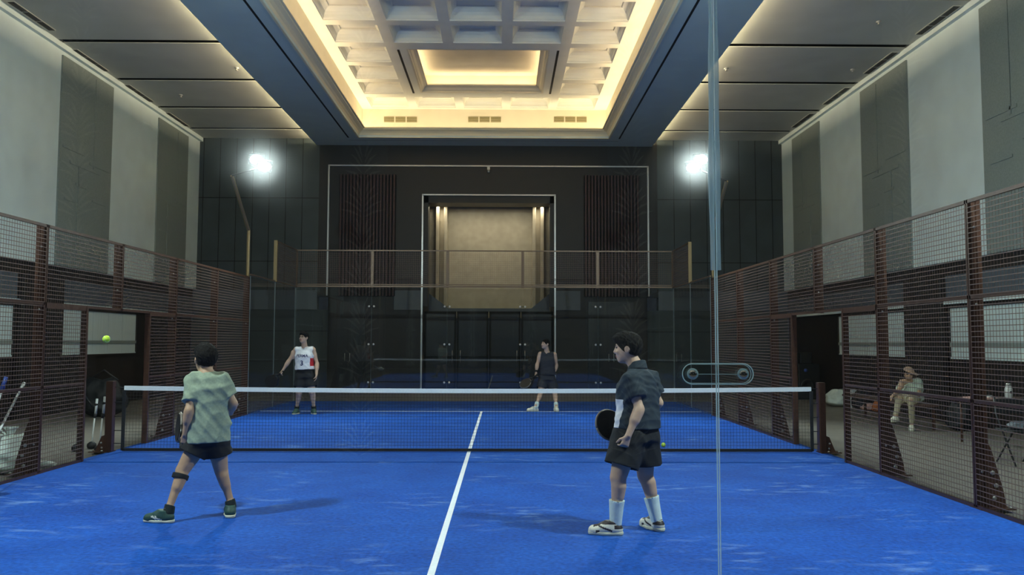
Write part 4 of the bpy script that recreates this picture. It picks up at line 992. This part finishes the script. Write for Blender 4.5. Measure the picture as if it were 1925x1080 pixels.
def racket(c,hd,n,label,rimm='rim'):
    """c: centre of the head, hd: direction head->handle end, n: face normal"""
    hd=nrm(hd); n=nrm(np.array(n)-hd*np.dot(n,hd)); t=np.cross(hd,n)
    end=c+hd*.325; o=empty('padel_racket',end)
    out=[]
    for q in np.linspace(0,2*PI,40,endpoint=False):
        u=-.135*math.cos(q); v=.13*math.sin(q)*(1-.10*max(0,math.cos(q+PI))) ; out.append((u,v))
    b=MB(); b.prism(out,c-n*.016,hd,t,n*.032); b.build('face','racket',o,bevel=.004)
    b=MB(); pts=[c+hd*u*1.01+t*v*1.01 for u,v in out]; b.tube(pts+[pts[0]],.011,8); b.build('frame','rim' if rimm else 'racket',o)
    b=MB()
    for s in (-1,1): b.tube([c+hd*.10+t*s*.085,c+hd*.16+t*s*.045,c+hd*.20+t*s*.012],[.016,.014,.014],8)
    b.build('throat','racket',o)
    b=MB(); b.tube([c+hd*.19,c+hd*.32],.016,10); b.lathe([(.018,0),(.02,.005),(.02,.014),(.014,.018)],c+hd*.315,12,axis=hd); b.build('grip','grip',o)
    b=MB()
    for i in range(-3,4):
        for j in range(-3,4):
            if i*i+j*j<=9: b.lathe([(.005,0),(.005,.0335)],c-n*.01675+hd*i*.027+t*j*.027,8,axis=n)
    b.build('hole','rubber',o)
    tag(o,label,'padel racket'); return o
A=lambda px,py,Y: np.array(at(px,py,Y=Y))
def gz(px,py): p=np.array(at(px,py,Z=0)); p[2]=0; return p
# ---- player in the green shirt (near left, seen from behind)
Y=5.55
J=dict(head=A(386,675,Y+.02),neck=A(389,694,Y),chest=A(390,730,Y),pelvis=A(391,812,Y),
 shL=A(364,712,Y-.03),elL=A(356,770,Y-.13),wrL=A(348,816,Y-.10),
 shR=A(417,712,Y+.03),elR=A(438,757,Y+.05),wrR=A(434,775,Y+.27),
 hpL=A(374,832,Y),knL=A(343,884,Y-.06),anL=A(318,954,Y-.17),
 hpR=A(407,832,Y+.02),knR=A(416,884,Y+.08),anR=A(432,944,Y+.16))
fL=gz(298,981); fR=gz(432,968)
J['anL']=np.array([fL[0]+.085,fL[1]+.0,.115]); J['anR']=np.array([fR[0]+.02,fR[1]-.04,.12])
root,Hd,hc,hs,so=person('person','player seen from behind in a heather green T-shirt and black shorts, near left',np.array([J['pelvis'][0],J['pelvis'][1],0]),J,.0065,dict(
 face=(-.25,.97,0),look=(-.62,.78,-.05),s=.97,thick=.96,hs=1.14,skin='skin',hair='full',seed=3,
 handL=(nrm([-.15,.25,-.95]),np.array([.25,.9,.3]),.75,-1),handR=(nrm([-.5,.8,.0]),np.array([-.7,-.5,0]),.9,1),
 shirt=('tee',.022,.74,0),hempt=A(392,830,Y),wr=.024,shorts=('navy',.022,.42),flare=1.25,
 footL=(fL,(-1,.12,0)),footR=(fR,(-.35,.94,0)),shoes=['shoegreen','shoewhite','sole'],shoestyle='stripe',socks=('sockdark',.1),legL=np.array([-.8,.5,0]),legR=np.array([-.2,.97,0])))
kn,an=J['knL'],J['anL']; d=nrm(an-kn); b=MB(); c0=kn+d*.03; F=Field(c0-.12,c0+.14,.006); F.cone(c0-d*.02,c0+d*.06,.073,.070,0); F.cut(c0+d*.045,d); F.cut(c0,-d); fmesh(F,'knee_strap','navy',root)
racket(A(337,803,Y+.22),A(341,836,Y-.02)-A(337,803,Y+.22),(.80,.60,0),'black padel racket held low by the player in the green shirt')
# ---- player in the dark polo (near right)
Y=5.02
J=dict(head=A(1180,655,Y+.02),neck=A(1199,686,Y),chest=A(1202,730,Y),pelvis=A(1196,803,Y),
 shL=A(1186,713,Y-.13),elL=A(1202,768,Y-.2),wrL=A(1181,818,Y-.24),
 shR=A(1220,711,Y+.12),elR=A(1238,757,Y+.14),wrR=A(1192,787,Y+.30),
 hpL=A(1180,826,Y-.07),knL=A(1162,897,Y-.12),anL=A(1152,970,Y-.1),
 hpR=A(1210,826,Y+.07),knR=A(1213,893,Y+.08),anR=A(1227,962,Y+.1))
fL=gz(1138,1004); fR=gz(1225,993)
J['anL']=np.array([fL[0]+.085,fL[1],.12]); J['anR']=np.array([fR[0]+.03,fR[1]-.06,.12])
FWD=nrm([-.66,.75,0])
sideL=np.array([-.75,-.66,0])
ctr=J['pelvis'].copy()
def polom(C):
    p=C-ctr; z=p[:,2]; a=(p@FWD); l=p@sideL
    m=np.zeros(len(C),int); m[(z<.24)&(z>-.2)&(a>.0-.25*(z-.05)*.6)&(a<.115)&(l>.02)]=1; return m
root,Hd,hc,hs,so=person('person','near right player in a dark polo with a white side panel and white socks',np.array([J['pelvis'][0],J['pelvis'][1],0]),J,.0065,dict(
 face=tuple(FWD),look=(-.95,.30,-.08),s=1.0,thick=1.08,hs=1.08,skin='skin2',hair='full',seed=8,
 handL=(nrm([-.35,.05,-.93]),np.array([-.3,.9,.0]),.95,-1),handR=(nrm([-.9,.1,-.1]),np.array([-.2,-.9,.2]),1.1,1),
 shirt=(['polo','jersey'],.026,.66,0),shirtmat=polom,hempt=A(1199,803,Y),wr=.024,collar='polo',shorts=('navy',.038,.72),flare=1.12,
 footL=(fL,(-1,.12,0)),footR=(fR,(-.5,.87,0)),shoes=['shoewhite','shoebrown','sole'],shoestyle='dunk',socks=('sock',.48),legL=np.array([-.6,.8,0]),legR=np.array([-.6,.8,0])))
racket(A(1146,798,Y+.22),A(1195,786,Y+.36)-A(1146,798,Y+.22),(.25,-.93,.3),'black padel racket held in front of the player in the dark polo')
# ---- far left player in the white jersey
Y=16.2
J=dict(head=A(571,634.5,Y-.05),neck=A(572.5,650,Y),chest=A(571,668,Y),pelvis=A(574,700,Y),
 shR=A(557,657,Y),elR=A(543,678,Y-.03),wrR=A(532,695,Y-.08),
 shL=A(588,657,Y),elL=A(596,683,Y-.0),wrL=A(595,704,Y-.1),
 hpR=A(566,709,Y),knR=A(562,738,Y-.06),anR=A(558,768,Y),
 hpL=A(582,709,Y),knL=A(587,737,Y-.06),anL=A(586,767,Y))
fR=gz(556,778); fL=gz(590,778); J['anR']=np.array([fR[0],fR[1]+.08,.115]); J['anL']=np.array([fL[0]-.02,fL[1]+.08,.115])
c3=J['chest'].copy()
def jm(C):
    p=C-c3; m=np.zeros(len(C),int); m[(p[:,0]>.165)&(p[:,2]<-.05)&(p[:,2]>-.22)]=1
    return m
root,Hd,hc,hs,so=person('person','far left player with glasses in a white basketball jersey and black shorts',np.array([J['pelvis'][0],J['pelvis'][1],0]),J,.009,dict(
 face=(-.15,-.99,0),look=(-.42,-.9,.12),s=1.03,thick=1.05,skin='skin2',hair='full',seed=11,
 handR=(nrm([-.5,-.2,-.8]),np.array([.5,.5,0]),1.1,-1),handL=(nrm([-.05,-.1,-1]),np.array([-.9,-.2,0]),.4,-1),
 shirt=(['jersey','jerseyred'],.02,0,0),shirtmat=jm,tank=1,vneck=1,hempt=A(573,694,Y),wr=.012,shorts=('navy',.03,.68),flare=1.12,
 footR=(fR,(-.15,-1,0)),footL=(fL,(.4,-.9,0)),shoes=['shoegreen','shoewhite','sole'],socks=('sockdark',.18)))
b=MB()
for q in (-1,1):
    cc=hc+Hd[1]*.098*hs+Hd[0]*q*.031*hs+Hd[2]*.012*hs; pts=[cc+Hd[0]*.025*math.cos(t)+Hd[2]*.018*math.sin(t) for t in np.linspace(0,2*PI,13)]; b.tube(pts,.0035,5)
    b.tube([cc+Hd[0]*q*.025,hc+Hd[0]*q*.082*hs+Hd[2]*.012],.003,5)
b.tube([hc+Hd[1]*.1*hs-Hd[0]*.006+Hd[2]*.015,hc+Hd[1]*.1*hs+Hd[0]*.006+Hd[2]*.015],.003,5); g=b.build('glasses','rubber',root)
F=Field(J['knL']-.15,J['knL']+.15,.009); F.cone(J['knL']+(J['hpL']-J['knL'])*.28,J['knL']+(J['anL']-J['knL'])*.05,.075,.064,0); F.cut(J['knL']+np.array([0,0,.09]),(0,0,1)); F.cut(J['knL']-np.array([0,0,.05]),(0,0,-1)); fmesh(F,'knee_sleeve','sock',root)
racket(A(511,716,Y-.1),A(530,699,Y-.1)-A(511,716,Y-.1),(.2,-.95,.2),'black padel racket held out low by the far left player',None)
def print_on(body,text,px,py,Yp,size,m,root,name='print'):
    cu=bpy.data.curves.new('t','FONT'); cu.body=text; cu.size=size; cu.align_x='CENTER'; cu.extrude=0; cu.resolution_u=2; cu.offset=size*.02
    ob=bpy.data.objects.new('t',cu); COL.objects.link(ob); bpy.context.view_layer.update()
    me=bpy.data.meshes.new_from_object(ob.evaluated_get(bpy.context.evaluated_depsgraph_get())); bpy.data.objects.remove(ob)
    bm=bmesh.new(); bm.from_mesh(me); bmesh.ops.triangulate(bm,faces=bm.faces); 
    for _ in range(2): bmesh.ops.subdivide_edges(bm,edges=[e for e in bm.edges if e.calc_length()>.02],cuts=1)
    bmesh.ops.triangulate(bm,faces=bm.faces)
    o0=np.array(root.location); V=[tuple(v.co) for v in body.data.vertices]; P=[tuple(p.vertices) for p in body.data.polygons]; T=BVHTree.FromPolygons(V,P)
    c=A(px,py,Yp)-o0
    for v in bm.verts:
        p=Vector((c[0]+v.co.x,c[1]-.6,c[2]+v.co.y)); hit=T.ray_cast(p,Vector((0,1,0)))
        y=hit[0].y-.004 if hit[0] is not None else c[1]
        v.co=Vector((p.x,y,p.z))
    m2=bpy.data.meshes.new(name); bm.to_mesh(m2); bm.free(); m2.materials.append(M[m]); o=bpy.data.objects.new(name,m2); COL.objects.link(o); o.parent=body; PO[o.name]=tuple(o0); return o
print_on(so,'PERMA',570.5,670.5,Y,.085,'jnavy',root,'chest_lettering')
print_on(so,'3',570.5,686,Y,.15,'jnavy',root,'chest_number')
F=Field(J['neck']-.2,J['neck']+.2,.008)
# ---- far right player, sleeveless
Y=17.3
J=dict(head=A(1025.5,646.5,Y-.04),neck=A(1029,660,Y),chest=A(1029,676,Y),pelvis=A(1028,705,Y),
 shR=A(1016,665,Y),elR=A(1010,684,Y-.02),wrR=A(1008,699,Y-.08),
 shL=A(1042,666,Y),elL=A(1046,686,Y+.02),wrL=A(1042,702,Y-.05),
 hpR=A(1021,712,Y),knR=A(1016,738,Y-.1),anR=A(1008,762,Y),
 hpL=A(1036,712,Y),knL=A(1043,740,Y-.03),anL=A(1045,764,Y))
fR=gz(1001,773); fL=gz(1046,773); J['anR']=np.array([fR[0]+.08,fR[1],.125]); J['anL']=np.array([fL[0],fL[1]+.07,.115])
root,Hd,hc,hs,so=person('person','far right player in a charcoal sleeveless top and dark shorts, standing by the service line',np.array([J['pelvis'][0],J['pelvis'][1],0]),J,.009,dict(
 face=(-.35,-.94,0),look=(-.85,-.5,.1),s=.98,thick=1.0,skin='skin2',hair='short',seed=21,
 handR=(nrm([-.15,-.1,-.95]),np.array([.6,.5,0]),1.1,-1),handL=(nrm([-.3,-.1,-.95]),np.array([-.7,.3,0]),.9,-1),
 shirt=('charcoal',.02,0,0),vneck=1,hempt=A(1029,704,Y),wr=.012,shorts=('charcoal',.024,.68),flare=1.08,
 footR=(fR,(-1,-.2,0)),footL=(fL,(.15,-1,0)),shoes=['shoewhite','shoebrown','sole'],socks=('sock',.25)))
b=MB(); 
for q in 'RL':
    w_=J['wr'+q]; d=nrm(w_-J['el'+q]); b.tube([w_-d*.045,w_-d*.0],.037 if q=='R' else .033,12)
b.build('wristband','rubber',root)
racket(A(988,720,Y-.15),A(1005,707,Y-.12)-A(988,720,Y-.15),(.15,-.45,.88),'black and white padel racket held low by the far right player',True)
# ---- seated man outside the right fence
Y=13.7
J=dict(head=A(1708,702,Y-.12),neck=A(1712,716,Y-.05),chest=A(1713,728,Y),pelvis=A(1717,748,Y+.1),
 shR=A(1699,717,Y-.02),elR=A(1688,734,Y-.15),wrR=A(1678,743,Y-.3),
 shL=A(1725,717,Y+.0),elL=A(1728,738,Y-.15),wrL=A(1716,750,Y-.3),
 hpR=A(1711,750,Y+.05),knR=A(1690,750,Y-.25),anR=A(1684,776,Y-.3),
 hpL=A(1722,750,Y+.05),knL=A(1713,753,Y-.4),anL=A(1714,795,Y-.38))
J['pelvis'][2]=.53; J['hpR'][2]=.53; J['hpL'][2]=.53; J['knR'][2]=.54; J['knL'][2]=.52; J['anL'][2]=.09; J['anR'][2]=.24
fL=J['anL']+np.array([-.04,-.07,0]); fL[2]=FZ; fR=J['anR']+np.array([-.06,-.05,0]); fR[2]=.12
root,Hd,hc,hs,so=person('person','man in a pale green shirt and cap seated on a bench outside the right fence',np.array([J['pelvis'][0],J['pelvis'][1],.45]),J,.0095,dict(
 face=(-.5,-.86,0),look=(.35,-.8,-.35),s=.9,thick=1.0,skin='skin',hair='short',seed=31,
 handR=(nrm([-.6,-.4,-.5]),np.array([.3,.2,-.9]),.5,-1),handL=(nrm([-.5,-.5,-.3]),np.array([0,0,-1]),.5,1),
 shirt=('shirtpale',.03,.8,0),hempt=np.array(J['pelvis']+np.array([0,0,-.02])),wr=.02,shorts=('khaki',.02,1.0),lowerleg=('khaki',.01),
 footR=(fR,(-.8,-.5,0)),footL=(fL,(-.4,-.9,0)),shoes=['shoewhite','shoebrown','sole']))
F=Field(hc-.2,hc+.25,.008); F.ell(hc+Hd[2]*.045-Hd[1]*.01,(.092,.108,.085),Hd,.0); F.cut(hc+Hd[2]*.045,-Hd[2]); F.ell(hc+Hd[2]*.055+Hd[1]*.12,(.07,.075,.012),Hd,.01); fmesh(F,'cap','cap',root)
